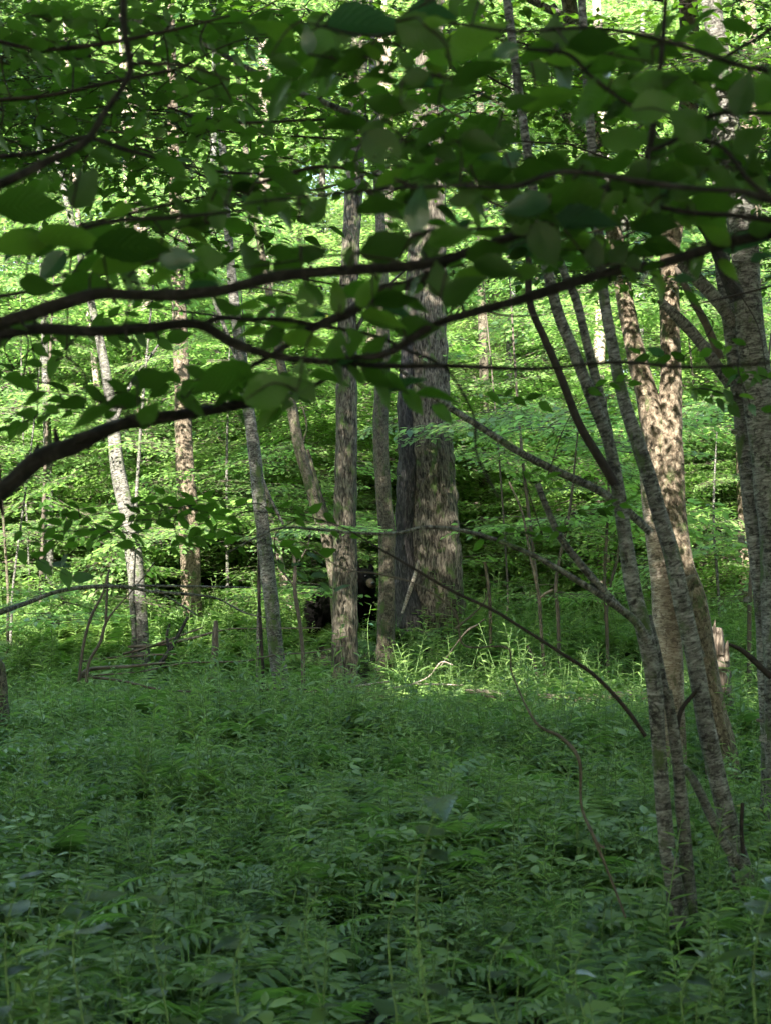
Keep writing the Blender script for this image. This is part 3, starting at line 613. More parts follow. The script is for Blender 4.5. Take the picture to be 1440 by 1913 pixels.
stick('fallen_branch', [(170, 1262, 6), (260, 1248, 5), (350, 1240, 5), (450, 1232, 5), (520, 1222, 5), (590, 1215, 4), (645, 1205, 3)], 14.9, 'dead', 'thin dead branch rising right to cross the tree that hides the bear')
stick('fallen_branch', [(240, 1208, 8), (300, 1200, 9), (360, 1190, 7), (420, 1178, 6), (480, 1172, 5), (600, 1173, 4)], 18.5, 'dead', 'broken grey branch lying left of the bear at knee height', twigs=[[(230, 1222, 5), (280, 1208, 5), (380, 1172, 3)], [(150, 1235, 5), (260, 1225, 5), (330, 1222, 3)]])
stick('fallen_branch', [(298, 1242, 14), (318, 1215, 12), (335, 1185, 10), (352, 1152, 8)], 16.5, 'char', 'dark rotten branch stuck upright at a slant among the sticks', twigs=[[(318, 1215, 8), (312, 1190, 6), (318, 1165, 4)]])
stick('snag', [(404, 1160, 10), (403, 1185, 16), (402, 1215, 18), (398, 1250, 18), (395, 1285, 20)], 17.0, 'dead', 'short grey dead stub standing between the brown trunk and the leaning grey trunk', 'stump', 9)
stick('dead_sapling', [(205, 1062, 4), (192, 1110, 6), (172, 1150, 8), (160, 1190, 8), (153, 1230, 8), (148, 1275, 9)], 14.4, 'twig_lit', 'left of two curved bare saplings rising from the dead branch pile', 'sapling', 7)
stick('dead_sapling', [(290, 1050, 3), (255, 1095, 4), (215, 1140, 5), (198, 1165, 8), (188, 1200, 8), (168, 1235, 8), (162, 1275, 9)], 14.2, 'twig_lit', 'right of two curved bare saplings rising from the dead branch pile', 'sapling', 7, twigs=[[(198, 1165, 6), (200, 1120, 5), (203, 1070, 3)]])
stick('sapling', [(950, 900, 5), (975, 960, 6), (990, 1040, 7), (1005, 1110, 9), (1010, 1180, 9), (1017, 1268, 9)], 17.5, 'flaky', 'thin pinkish sapling standing free right of the bear', 'sapling', 7, twigs=[[(1005, 1118, 6), (1020, 1108, 6), (1032, 1102, 5)], [(1003, 1262, 8), (992, 1225, 7), (984, 1205, 5)]])
stick('sapling', [(905, 1050, 8), (912, 1100, 9), (915, 1150, 9), (916, 1250, 9)], 19.0, 'flaky', 'thin pinkish sapling close right of the widest trunk', 'sapling', 7)
stick('sapling', [(1168, 950, 5), (1150, 1050, 8), (1135, 1110, 9), (1130, 1160, 10)], 19.0, 'twig_lit', 'dark thin sapling beside the sunlit pale trunk left of the birch clump', 'sapling', 7)
# branch drooping in from the left, pale and bare
stick('bare_branch', [(-60, 1165, 15), (0, 1145, 14), (50, 1128, 13), (105, 1105, 13), (160, 1092, 11), (240, 1094, 10), (290, 1100, 9), (350, 1112, 8), (400, 1125, 6), (460, 1150, 4), (520, 1158, 3)], 11.0, 'birch_grey', 'pale bare branch reaching in level from the left edge', 'branch', 9,
      twigs=[[(290, 1100, 5), (330, 1125, 4), (370, 1150, 3)], [(250, 1094, 5), (380, 1096, 4), (470, 1098, 3)]])
# thin hanging stem in front of the ferns
stick('hanging_branch', [(560, 1010, 3), (640, 1045, 4), (700, 1072, 5), (780, 1100, 6), (830, 1150, 6), (880, 1205, 7), (940, 1230, 6), (965, 1262, 6), (1000, 1330, 8), (1040, 1385, 9), (1070, 1420, 9), (1090, 1500, 9), (1106, 1565, 9), (1130, 1640, 7), (1168, 1715, 6)], 6.4, 'twig_lit', 'thin bare stem bending down from the middle to the undergrowth left of the clump', 'branch', 7,
      twigs=[[(1106, 1565, 6), (1118, 1578, 6), (1128, 1584, 5)], [(850, 1175, 5), (900, 1130, 3), (915, 1090, 2)]])

# ------------------------------------------------------------------ leafy mass of the wood (stuff)
tc = hidden_collection('leaf_tier', tiers); fc = hidden_collection('far_leaf_tier', far_tiers)
def wood_points(n, y0, y1, hw, zmax, keep):
    P = []
    while len(P) < n:
        u = rng.random(); y = (y0 ** 3 + u * (y1 ** 3 - y0 ** 3)) ** (1 / 3)
        x = rng.uniform(-1, 1) * (hw * y + 2.0); g = ground(x, y)
        z = g + .5 + rng.random() ** 1.0 * (CAMZ + .40 * y + zmax - .5)
        if keep(x, y, z): P.append((x, y, z))
    return P
def dens(x, y, z):
    return 1.25 * mnoise.noise(Vector((x * .26, y * .26, z * .42 + 5))) + .35 * mnoise.noise(Vector((x * .7, y * .7, z * 1.1)))
def keep_mid(x, y, z):
    ix = 720 + x / y * F; iy = HOR - (z - CAMZ) / y * F
    g = ground(x, y)
    if y < 23 and z < g + 1.6 and 570 < ix < 740: return False      # the clearing round the bear
    if y < 16.5 and iy > 520: return False
    if iy > 700 and (y < 21.7 and 320 < ix < 400 or y < 19 and 190 < ix < 290): return False
    if y < 21 and z < g + 1.1 and rng.random() < .7: return False
    if y < 21 and iy > 800 and rng.random() < .75: return False
    if y < 25 and iy < 950 and rng.random() < .86: return False
    if y < 33 and z > g + 3.5 and rng.random() < .76: return False
    if z < g + 1.5 and rng.random() < .4: return False
    return dens(x, y, z) > rng.uniform(-.1, .15)
P = wood_points(3900, 14, 36, .30, .3, keep_mid)
for _ in range(40000):
    if len(P) > 6300: break
    y = rng.uniform(18.5, 36); x = rng.uniform(-1, 1) * (.29 * y + 1.5); g = ground(x, y); z = g + rng.uniform(.6, 6.5); ix = 720 + x / y * F
    if 300 < ix < 410 and y < 21.8 and z < g + 2.2: continue
    if y < 22.5 and (z < g + 1.7 and 560 < ix < 745 or rng.random() < .85): continue
    if y < 27 and rng.random() < .5 and not (555 < ix < 750 and y > 23): continue
    if mnoise.noise(Vector((x * .5, y * .4, z * .8))) + .4 * mnoise.noise(Vector((x * 1.4, y * 1.4, z * 1.8))) < rng.uniform(-.25, .1): continue
    P.append((x, y, z))
for _ in range(1100):
    if _ < 26:
        y = rng.uniform(22.6, 24); P.append((-(rng.uniform(0, 170)) / F * y - .02, y, ground(0, y) + rng.uniform(.7, 1.7))); continue
    y = rng.uniform(23.5, 34); x = rng.uniform(-1, 1) * (.29 * y + 1.5); P.append((x, y, ground(x, y) + rng.uniform(.3, 3.4)))
m = len(P); Rt = np.column_stack([rng.normal(0, .18, m), rng.normal(0, .18, m), rng.uniform(0, 6.28, m)])
scatter('understorey_leaves', tc, P, Rt, rng.uniform(.6, 1.15, m), rng.integers(0, 8, m), M['leaf_wood'], 'sunlit layered leaves of the understorey beeches')
# boughs hanging into the upper part of the view, in the shade of the crowns overhead
P = []
while len(P) < 125:
    y = rng.uniform(7.5, 13.5); ix = rng.uniform(-150, 1600); iy = rng.uniform(-60, 520) if ix > 330 else rng.uniform(-60, 330)
    if 600 < ix < 1000 and iy > 350: continue
    x = (ix - 720) / F * y; z = CAMZ + (HOR - iy) / F * y
    if mnoise.noise(Vector((x * .7, y * .5, z * .9))) < rng.uniform(-.35, .1): continue
    P.append((x, y, z))
m = len(P); Rt = np.column_stack([rng.normal(0, .2, m), rng.normal(0, .2, m), rng.uniform(0, 6.28, m)])
bc = hidden_collection('bough', [tier_mesh('bough', 1.0, .115, 6, [M['leaf_near'], M['twig']], LS3, .085) for _ in range(4)])  # dark near-leaf material deepens the boughs' shade by colour
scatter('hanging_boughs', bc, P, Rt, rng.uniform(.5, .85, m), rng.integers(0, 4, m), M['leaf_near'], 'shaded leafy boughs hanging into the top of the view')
P = wood_points(6400, 33, 75, .30, 1, lambda x, y, z: dens(x, y, z) > rng.uniform(-.3, .1))
P += [(x, y, z) for x, y, z in zip(rng.uniform(-30, 30, 4200), rng.uniform(58, 74, 4200), rng.uniform(0, 30, 4200) ** 1.0) if z < 9 or mnoise.noise(Vector((x * .2, 7, z * .2))) > rng.uniform(-.1, .3)]
m = len(P); Rt = np.column_stack([rng.normal(0, .25, m), rng.normal(0, .25, m), rng.uniform(0, 6.28, m)])
scatter('far_wood', fc, P, Rt, rng.uniform(.8, 1.5, m), rng.integers(0, 4, m), M['leaf_far'], 'far leafy wood closing the view behind the trees')

# the same wood goes on to the sides of the viewer and behind
P = []
while len(P) < 3600:
    a = rng.uniform(0, 6.28); q = rng.uniform(11, 34); x, y = q * math.sin(a), q * math.cos(a) + 4; z = rng.uniform(.3, 11)
    if y > 4 and abs(x) < .30 * y + 5.5: continue
    P.append((x, y, z + ground(x, y)))
m = len(P); Rt = np.column_stack([rng.normal(0, .25, m), rng.normal(0, .25, m), rng.uniform(0, 6.28, m)])
scatter('side_wood', fc, P, Rt, rng.uniform(.8, 1.4, m), rng.integers(0, 4, m), M['leaf_far'], 'leafy wood that continues on either side of the clearing')

# ------------------------------------------------------------------ undergrowth (stuff)
def herb(kind):
    mb = MB(); mats = [M['leaf_herb'], M['stem']]
    if kind == 'broad':
        h = rng.uniform(.22, .38); tube(mb, np.array([[0, 0, -.05, .003], [.01, .0, h * .5, .0028], [.0, .015, h, .002]]), 4, 1, cap=False)
        for lv, k, L_ in ((1.0, 5, .085), (.75, 3, .08), (.5, 2, .07)):
            a0 = rng.uniform(0, 6.28)
            for j in range(k):
                a = a0 + 6.28 * j / k + rng.normal(0, .2); d = np.array([math.cos(a), math.sin(a), rng.uniform(-.05, .25)])
                put_leaf(mb, np.array([0, 0, h * lv]) + d * .015, d, np.array([0, 0, 1]) + rnd(.16), L_ * rng.uniform(.75, 1.25), LS3)
    elif kind == 'tri':
        for q in range(4):
            bx, by = rng.normal(0, .05, 2); h = rng.uniform(.15, .33)
            tube(mb, np.array([[bx * .3, by * .3, -.03, .002], [bx, by, h, .0015]]), 4, 1, cap=False); a0 = rng.uniform(0, 6.28)
            for j in range(3):
                a = a0 + 2.1 * j; d = np.array([math.cos(a), math.sin(a), rng.uniform(-.1, .1)])
                put_leaf(mb, (bx, by, h), d, np.array([0, 0, 1]) + rnd(.15), rng.uniform(.05, .08), LS3)
    elif kind == 'nettle':
        h = rng.uniform(.3, .5); lx, ly = rng.normal(0, .06, 2)
        tube(mb, np.array([[0, 0, -.05, .003], [lx * .4, ly * .4, h * .5, .003], [lx, ly, h, .0015]]), 4, 1, cap=False)
        for i in range(6):
            t = .3 + .7 * i / 5
            for s in (0, math.pi):
                a = i * 1.57 + s + rng.normal(0, .15); d = np.array([math.cos(a), math.sin(a), rng.uniform(-.25, .1)])
                put_leaf(mb, (lx * t * t, ly * t * t, h * t), d, np.array([0, 0, 1]) + rnd(.2), .085 * (1.15 - .6 * t) * rng.uniform(.8, 1.2), [LS3[0], LS3[2]])
    elif kind == 'grass':
        mats = [M['grass'], M['stem']]
        for i in range(16):
            a = rng.uniform(0, 6.28); l = rng.uniform(.2, .5); b = rng.uniform(.15, .6)
            d = np.array([math.cos(a), math.sin(a), 0]); sd = np.array([-d[1], d[0], 0]) * .0035; o = rnd(.02) * (1, 1, 0)
            pts = [o + d * l * b * t * t + np.array([0, 0, l * (t - .35 * b * t * t)]) for t in (0, .35, .7, 1)]
            v = []; 
            for q, p in enumerate(pts): v += [p - sd * (1 - q / 3.2), p + sd * (1 - q / 3.2)]
            mb.add(v, [(0, 1, 3, 2), (2, 3, 5, 4), (4, 5, 7, 6)], 0, np.full((8, 3), rng.random()))
    elif kind == 'fern':
        mats = [M['leaf_fern'], M['stem']]
        for q in range(rng.integers(4, 7)): frond(mb, q * 1.1 + rng.normal(0, .3), rng.uniform(.35, .6))
    elif kind == 'lance':
        for q in range(3):
            h = rng.uniform(.3, .62); bx, by = rng.normal(0, .05, 2); lx, ly = rng.normal(0, .08, 2)
            tube(mb, np.array([[bx, by, -.05, .0028], [bx + lx * .4, by + ly * .4, h * .5, .0025], [bx + lx, by + ly, h, .0012]]), 4, 1, cap=False)
            for i in range(20):
                t = .25 + .75 * i / 20; a = i * 2.4; d = np.array([math.cos(a), math.sin(a), .35 + rng.normal(0, .15)])
                v, f, at = LS2[2]; fr = frame(d, np.array([0, 0, 1.0]) + rnd(.2)); vv = v.copy(); vv[:, 1] *= .42
                mb.add(vv @ fr * .10 * (1.2 - .7 * t) * rng.uniform(.8, 1.2) + np.array([bx + lx * t, by + ly * t, h * t]), f, 0, np.column_stack([np.full(len(v), rng.random()), at]))
    elif kind == 'feather':
        for q in range(9):
            L_ = rng.uniform(.14, .26); az = rng.uniform(0, 6.28); d = np.array([math.cos(az), math.sin(az), 0]); sd = np.array([-d[1], d[0], 0]); b0 = rng.normal(0, .06, 3) * (1, 1, 0); z0 = rng.uniform(.08, .24)
            for i in range(9):
                t = i / 8; p = b0 + d * L_ * t + np.array([0, 0, z0 + L_ * (.35 * t - .5 * t * t)])
                for sg in (-1, 1):
                    v, f, at = LS2[2]; fr = frame(sd * sg + d * .5, np.array([0, 0, 1.0]) + rnd(.12)); vv = v.copy(); vv[:, 1] *= .6
                    mb.add(vv @ fr * (.02 + .06 * math.sin(math.pi * (.15 + .8 * t))) + p, f, 0, np.column_stack([np.full(len(v), rng.random() * .8), at]))
    elif kind == 'small':
        for i in range(12):
            a = rng.uniform(0, 6.28); d = np.array([math.cos(a), math.sin(a), rng.uniform(-.1, .3)])
            put_leaf(mb, (*rng.normal(0, .07, 2), rng.uniform(.03, .22)), d, np.array([0, 0, 1]) + rnd(.25), rng.uniform(.035, .06), LS2)
    return mb.mesh(kind, mats)
def frond(mb, az, L_, mat=0, smat=1, arch=.5):
    """one bipinnate-looking fern frond: an arching rachis with narrow pinnae"""
    d = np.array([math.cos(az), math.sin(az), 0]); sd = np.array([-d[1], d[0], 0]); pts = []
    n_ = 16
    for i in range(n_ + 1):
        t = i / n_; p = d * L_ * (.25 * t + .65 * t * t) + np.array([0, 0, L_ * (.95 * t - arch * t * t * .9)])
        pts.append([*p, .003 * (1 - .8 * t)])
        if i < 3: continue
        pl = L_ * .30 * math.sin(math.pi * min(1, (t - .08) ** .7)) + .01
        for s in (-1, 1):
            a = sd * s + d * .35 + np.array([0, 0, -.15]) + rnd(.05)
            v, f, at = LS2[2]; fr = frame(a, np.array([0, 0, 1.0]) - d * .5 + rnd(.08))
            vv = v.copy(); vv[:, 1] *= .42
            mb.add(vv @ fr * pl + p, f, mat, np.column_stack([np.full(len(v), rng.random() * .6), at]))
    tube(mb, np.array(pts), 4, smat, cap=False)
hk = ['broad'] * 4 + ['tri'] * 3 + ['nettle'] * 2 + ['grass'] * 2 + ['fern'] * 2 + ['small'] * 2 + ['lance'] * 2 + ['feather'] * 3
hc = hidden_collection('herb', [herb(k) for k in hk])
def herb_points(n, y0, y1, dmix):
    P, Ix, Sc = [], [], []
    while len(P) < n:
        y = math.sqrt(y0 * y0 + rng.random() * (y1 * y1 - y0 * y0)); x = rng.uniform(-1, 1) * (.30 * y + 1.0)
        q = mnoise.noise(Vector((x * .6, y * .6, 0))) + .5 * mnoise.noise(Vector((x * 1.9, y * 1.9, 4)))
        if q < rng.uniform(-.9, -.25): continue
        if y < 6.6 and rng.random() < .58: continue
        if 12.5 < y < 21: s_ = 1 + .75 * max(0, mnoise.noise(Vector((x * .9, y * .9, 8))) + .25)
        else: s_ = 1
        s = (1 + .35 * q) * s_ * (1 + .8 * max(0, mnoise.noise(Vector((x * 1.1, y * 1.1, 21))) - .1)) * (1.35 if rng.random() < .06 else 1)
        r = rng.random(); z2 = mnoise.noise(Vector((x * .5 + 9, y * .5, 3)))
        w_ = dmix(y, z2); c = np.cumsum(w_) / np.sum(w_); kd = int(np.searchsorted(c, r))
        lo, hi = ((0, 4), (4, 7), (7, 9), (9, 11), (11, 13), (13, 15), (15, 17), (17, 20))[kd]
        s = min(s, 1.15 if y < 10 else 1.7)
        if 17 < y < 21.5 and 560 < 720 + x / y * F < 730: s = min(s, .8)
        P.append((x, y, ground(x, y))); Ix.append(rng.integers(lo, hi)); Sc.append(s * rng.uniform(.75, 1.2))
    return P, Ix, Sc
P, Ix, Sc = herb_points(7600, 3.2, 13.5, lambda y, q: [3 * (1.5 - y / 9 if y < 12 else .15), 2.0, 1.5 + (y < 7), 1.0 + 1.8 * (q > .2), 1.2 + 2.6 * (q < -.1) + 1.2 * (y > 10), 1.2, .5 + 1.6 * (y > 9) + 1.4 * (q > .2), 2.2 + 2.5 * (y > 7)])
m = len(P); scatter('undergrowth', hc, P, np.column_stack([rng.normal(0, .12, m), rng.normal(0, .12, m), rng.uniform(0, 6.28, m)]), Sc, Ix, M['leaf_herb'], 'low shaded carpet of broad leaved herbs in the foreground')
P, Ix, Sc = herb_points(13000, 12.6, 38, lambda y, q: [1.2, 1, 2, 4, 3 + 2 * (q < 0), .6, 5 + 3 * (q > .1), 2]); Sc = [s * (1.0 + .15 * (P[i][1] > 20)) for i, s in enumerate(Sc)]
m = len(P); scatter('fern_bank', hc, P, np.column_stack([rng.normal(0, .12, m), rng.normal(0, .12, m), rng.uniform(0, 6.28, m)]), Sc, Ix, M['leaf_fern'], 'ferns, grass and herbs covering the ground around the bear')

# bigger single plants one can pick out
def fern_plant(px_, py_, d, L_, label, nf=8):
    p = pt(px_, py_, d); e = bpy.data.objects.new('fern', None); COL.objects.link(e); e.location = (p.x, d, ground(p.x, d)); tag(e, label, 'fern', 'ferns in the undergrowth')
    for q in range(nf):
        mb = MB(); frond(mb, q * 6.28 / nf + rng.normal(0, .2), L_ * rng.uniform(.8, 1.1)); link('frond', mb.mesh('frond', [M['leaf_fern'], M['stem']]), e)
for a in [(25, 1360, 11.5, .95, 'tall fern at the left edge in front of the dark stump'), (90, 1330, 12.5, .8, 'fern right of the tallest fern at the left edge'), (200, 1390, 10.8, .7, 'fern with upright fronds below the dead branch pile'),
          (450, 1390, 10.5, .7, 'dark fern standing below the leaning grey trunk'), (560, 1380, 11, .65, 'fern left of the sunlit weeds below the bear'), (840, 1420, 10, .6, 'low fern below the widest trunk where the ground leaves begin'), (1180, 1330, 12.5, .8, 'broad fern left of the near birch clump'),
          (1400, 1290, 14, .9, 'sunlit fern between the jagged stump and the right edge'), (300, 1330, 13, .7, 'fern under the long low dead branch')]:
    fern_plant(*a)
near_leaf_meshes = []
def near_leaf(i, holes=False, mat='leaf_near', dr=None):
    v, f, at = leaf_shape(14, [.62, .56, .68, .50][i % 4], [.16, .3, .08, .22][i % 4], [.10, .25, .05, .4][i % 4] if dr is None else dr, serr=.05, cordate=.25 if i % 4 == 2 else .1, wave=.1, seed=i)
    mb = MB(); 
    if holes: f = np.array([q for k, q in enumerate(f) if k not in (8, 13)])
    mb.add(v, f, 0, np.column_stack([np.full(len(v), (.02 + .16 * i) % 1), at])); return mb.mesh('leaf', [M[mat]])
near_leaf_meshes = [near_leaf(i, i == 4) for i in range(7)] + [near_leaf(7, dr=.55), near_leaf(8, dr=-.12), near_leaf(9, mat='leaf_sky_tint'), near_leaf(11, mat='leaf_young')]
HOLED = []
for i in range(2):      # insect-eaten leaf: a finer sheet with small cells missing
    v, f, at = leaf_shape(24, .64, .12, .1, serr=.03, seed=3 + i)
    V, A = [], []
    for s_ in range(25):
        l, c, r = v[s_ * 3], v[s_ * 3 + 1], v[s_ * 3 + 2]
        for q in range(9):
            t = q / 4 - 1; p = c + (r - c) * t if t > 0 else c + (l - c) * -t
            V.append(p); A.append((.4, s_ / 24, -t))
    fs = []; rr_ = random.Random(5 + i); hole = {(rr_.randrange(8, 21), rr_.randrange(1, 7)) for _ in range(9)}
    for s_ in range(24):
        for q in range(8):
            if (s_, q) in hole: continue
            b = s_ * 9 + q; fs.append((b, b + 1, b + 10, b + 9))
    mb = MB(); mb.add(V, fs, 0, A); HOLED.append(mb.mesh('holed_leaf', [M['leaf_near']]))
def leaf_object(parent, base, a, n_, L_, mesh=None):
    o = bpy.data.objects.new('leaf', mesh or random.choice(near_leaf_meshes)); COL.objects.link(o); o.parent = parent
    fr = frame(a, n_); m_ = Matrix(((fr[0][0], fr[1][0], fr[2][0], 0), (fr[0][1], fr[1][1], fr[2][1], 0), (fr[0][2], fr[1][2], fr[2][2], 0), (0, 0, 0, 1)))
    o.matrix_parent_inverse = Matrix.Identity(4)
    o.matrix_local = Matrix.Translation(Vector(base)) @ m_ @ Matrix.Scale(L_, 4)
    return o
def tall_plant(px_, ptop, d, label, nl=9, L_=.10, lean=0.0, group='tall herbs rising from the undergrowth', name='tall_herb', drooping=False):
    top = pt(px_, ptop, d); b = Vector((top.x - lean, d, ground(top.x, d))); h = top.z - b.z
    e = bpy.data.objects.new(name, None); COL.objects.link(e); e.location = b; tag(e, label, 'plant', group)
    rows = np.array([[0, 0, -.05, .006], [lean * .3, 0, h * .4, .005], [lean * .8, .01, h * .8, .004], [lean, 0, h, .0025]])
    rows[:, :2] += np.array([[0, 0], [.02, 0], [-.015, .01], [.02, 0]]) * (1 + rng.random()); mb = MB(); R_ = bez(rows, 5); R_[:, 3] *= .65; tube(mb, R_, 6); link('stalk', mb.mesh('stalk', [M['stem']]), e)
    for i in range(nl):
        t = .35 + .65 * (i + 1) / nl; k = int(t * (len(R_) - 1)); a = i * 2.4 + rng.normal(0, .3)
        d_ = np.array([math.cos(a), math.sin(a) * .8, (-.6 if drooping else .12) + rng.normal(0, .12)])
        leaf_object(e, R_[k][:3], d_, np.array([0, 0, 1]) + rnd(.15), L_ * rng.uniform(.7, 1.15))
for a in [(20, 1640, 4.0, 'tall herb in the lower left corner with a pale stalk', 9, .10), (150, 1660, 4.2, 'dark tall herb with level leaves near the left edge at the bottom', 10, .13), (300, 1640, 4.6, 'dark tall herb right of the one near the left edge', 9, .11),
          (585, 1650, 5.0, 'leafy stalk standing at the bottom centre left', 8, .08), (735, 1640, 4.4, 'thin stalk in front at the bottom centre', 8, .09), (930, 1740, 4.6, 'pale thin stalk right of the bottom centre', 7, .08), (1090, 1740, 4.8, 'small stalk below the birch clump', 7, .09),
          (450, 1720, 4.3, 'low stalk with broad leaves at the bottom left of centre', 9, .10), (1290, 1780, 4.4, 'leafy stalk in the lower right near the bottom edge', 8, .10), (640, 1150, 15.8, 'slender upright weed catching the sun in front of the bear', 10, .09), (690, 1130, 16.2, 'second slender weed in front of the bear, by the slim mossy tree', 10, .09),
          (600, 1240, 14.5, 'pale budded weed spike left of the tree that hides the bear', 8, .06)]:
    tall_plant(*a)
tall_plant(795, 1490, 3.6, 'dark plant with big drooping insect-eaten leaves at the centre of the foreground', 8, .15, drooping=False)
tall_plant(1425, 1640, 3.4, 'plant with big curled leaves cut off by the right edge low down', 8, .13)

# ------------------------------------------------------------------ foreground trees: branches and leaves close to the viewer
def fg_tree(name, base, label):
    e = bpy.data.objects.new(name, None); COL.objects.link(e); e.location = base; return tag(e, label, 'tree')
LT = fg_tree('beech_tree', (-2.7, 2.4, ground(-2.7, 2.4)), 'near tree outside the left edge whose dark thick branches cross the whole photo')
RT = fg_tree('beech_tree', (2.8, 2.2, ground(2.8, 2.2)), 'near tree outside the right edge whose big dark leaves fill the upper right')
for T_, bx, by in ((LT, -2.7, 2.4), (RT, 2.8, 2.2)):
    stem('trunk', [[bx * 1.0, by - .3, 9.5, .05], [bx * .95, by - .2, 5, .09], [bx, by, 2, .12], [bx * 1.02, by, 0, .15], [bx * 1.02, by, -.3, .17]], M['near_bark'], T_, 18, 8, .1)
BR = []    # all near branches for twig anchoring: rows arrays
def fg_branch(T_, pts, d, start=None, mat='near_bark', sides=12, r=.26):
    rows = w3(pts, d, .9)
    for q in rows[1:-1]: q[0] += random.gauss(0, .004); q[2] += random.gauss(0, .006); q[3] *= random.uniform(.9, 1.15)
    if start:
        a, b = np.array(rows[0]), np.array(rows[1]); ex = a + (a - b) * 1.6; ex[3] = a[3]; rows = [start, list((np.array(start) + ex) / 2), list(ex)] + rows
    R_ = bez(rows, 9); mb = MB(); tube(mb, R_, sides, 0, r, seed=random.uniform(0, 30), furrow=.12 if sides > 8 else 0)
    if sides > 8:
        for k in range(8, len(R_) - 3, 7):      # spurs and bud scars
            a = random.uniform(0, 6.28); p = R_[k, :3]; rr = R_[k, 3]; dv = np.array([random.uniform(-.5, .5), .6 * math.cos(a), math.sin(a)]); l = rr * random.uniform(1.6, 3.2)
            tube(mb, np.array([[*(p), rr * .5], [*(p + dv * l * .6), rr * .32], [*(p + dv * l), rr * .16]]), 6, 0)
    o = link('branch', mb.mesh('branch', [M[mat]]), T_); BR.append((T_, R_, o)); return o
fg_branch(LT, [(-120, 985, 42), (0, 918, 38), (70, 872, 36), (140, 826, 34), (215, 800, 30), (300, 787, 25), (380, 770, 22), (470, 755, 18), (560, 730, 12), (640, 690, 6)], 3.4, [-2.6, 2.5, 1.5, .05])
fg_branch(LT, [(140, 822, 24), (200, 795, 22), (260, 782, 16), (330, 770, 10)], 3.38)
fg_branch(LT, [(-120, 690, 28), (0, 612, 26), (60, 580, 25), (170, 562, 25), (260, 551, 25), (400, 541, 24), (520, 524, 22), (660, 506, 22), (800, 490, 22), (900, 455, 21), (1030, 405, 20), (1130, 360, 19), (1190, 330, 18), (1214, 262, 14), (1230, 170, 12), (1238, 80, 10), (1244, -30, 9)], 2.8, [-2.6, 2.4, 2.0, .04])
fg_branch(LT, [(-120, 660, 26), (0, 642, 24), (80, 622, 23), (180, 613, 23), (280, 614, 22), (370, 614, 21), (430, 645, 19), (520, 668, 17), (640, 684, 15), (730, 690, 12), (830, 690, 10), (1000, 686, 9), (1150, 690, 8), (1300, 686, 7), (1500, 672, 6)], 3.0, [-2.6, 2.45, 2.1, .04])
fg_branch(LT, [(370, 612, 13), (410, 592, 12), (470, 588, 11), (530, 590, 10), (600, 615, 9), (700, 632, 8), (760, 650, 7), (830, 690, 6), (880, 770, 5), (895, 850, 5), (930, 930, 4)], 3.05, mat='near_bark')
fg_branch(RT, [(1560, 380, 26), (1440, 424, 22), (1350, 452, 20), (1240, 488, 19), (1150, 508, 19), (1060, 530, 19), (960, 562, 18), (880, 590, 18), (800, 620, 17), (720, 655, 15), (640, 668, 10)], 2.9, [2.6, 2.3, 3.0, .035])
fg_branch(RT, [(900, 455, 10), (780, 520, 16), (720, 545, 18), (650, 585, 18), (590, 612, 18), (520, 650, 14), (440, 700, 8)], 3.1)
fg_branch(LT, [(232, -40, 15), (236, 60, 15), (240, 118, 15), (225, 165, 13), (200, 212, 13), (160, 258, 14), (90, 300, 17), (0, 340, 20), (-120, 380, 24)][::-1], 2.7, [-2.6, 2.3, 2.6, .03])
fg_branch(LT, [(240, 118, 9), (300, 122, 9), (360, 128, 7), (430, 150, 4)], 2.7, mat='twig')
fg_branch(RT, [(1560, 385, 16), (1440, 368, 14), (1380, 362, 13), (1310, 350, 12), (1200, 340, 11), (1060, 340, 11), (950, 342, 10), (860, 345, 9), (740, 355, 8), (640, 368, 7), (520, 370, 6), (420, 385, 4)], 2.5, [2.6, 2.2, 3.0, .02])
fg_branch(RT, [(1440, 372, 10), (1395, 330, 10), (1355, 285, 9), (1315, 258, 8), (1290, 240, 5)], 2.5)
fg_branch(LT, [(1150, 368, 9), (1210, 380, 10), (1290, 402, 11), (1380, 412, 12), (1500, 420, 13)], 2.8)
fg_branch(LT, [(1212, 282, 9), (1250, 262, 9), (1290, 235, 9), (1350, 216, 9), (1500, 214, 8)], 2.75)
fg_branch(LT, [(1236, 220, 8), (1180, 200, 8), (1110, 150, 8), (1050, 110, 8), (960, 78, 7), (880, 50, 5)], 2.7)
fg_branch(RT, [(1560, 150, 14), (1400, 120, 12), (1240, 70, 10), (1100, 55, 9), (960, 60, 8), (820, 45, 7), (700, 60, 6), (560, 40, 4)], 2.6, [2.6, 2.2, 3.4, .02])
fg_branch(RT, [(1080, 400, 8), (1000, 430, 8), (900, 425, 8), (800, 440, 7), (700, 470, 6), (600, 480, 5), (460, 500, 3)], 2.75)
fg_branch(LT, [(-80, 480, 12), (60, 450, 11), (200, 425, 10), (330, 415, 8), (450, 395, 6), (560, 380, 4)], 2.9, [-2.6, 2.3, 2.5, .02])
fg_branch(LT, [(-80, 300, 12), (0, 288, 11), (80, 278, 10), (160, 262, 8), (240, 285, 8), (330, 302, 7), (420, 322, 6), (560, 325, 4)], 4.2, [-2.6, 2.6, 2.9, .02])
fg_branch(RT, [(1480, 20, 10), (1420, 60, 9), (1340, 110, 8), (1200, 230, 7), (1120, 270, 5)], 3.3)
fg_branch(LT, [(200, 35, 8), (290, 45, 10), (370, 78, 11), (450, 120, 12), (540, 165, 13), (640, 205, 14), (720, 250, 14), (800, 290, 14), (860, 320, 13), (930, 345, 12)], 5.6, mat='birch')
fg_branch(LT, [(300, 195, 5), (380, 220, 6), (470, 232, 6), (560, 222, 6), (680, 222, 5)], 5.2, mat='twig')
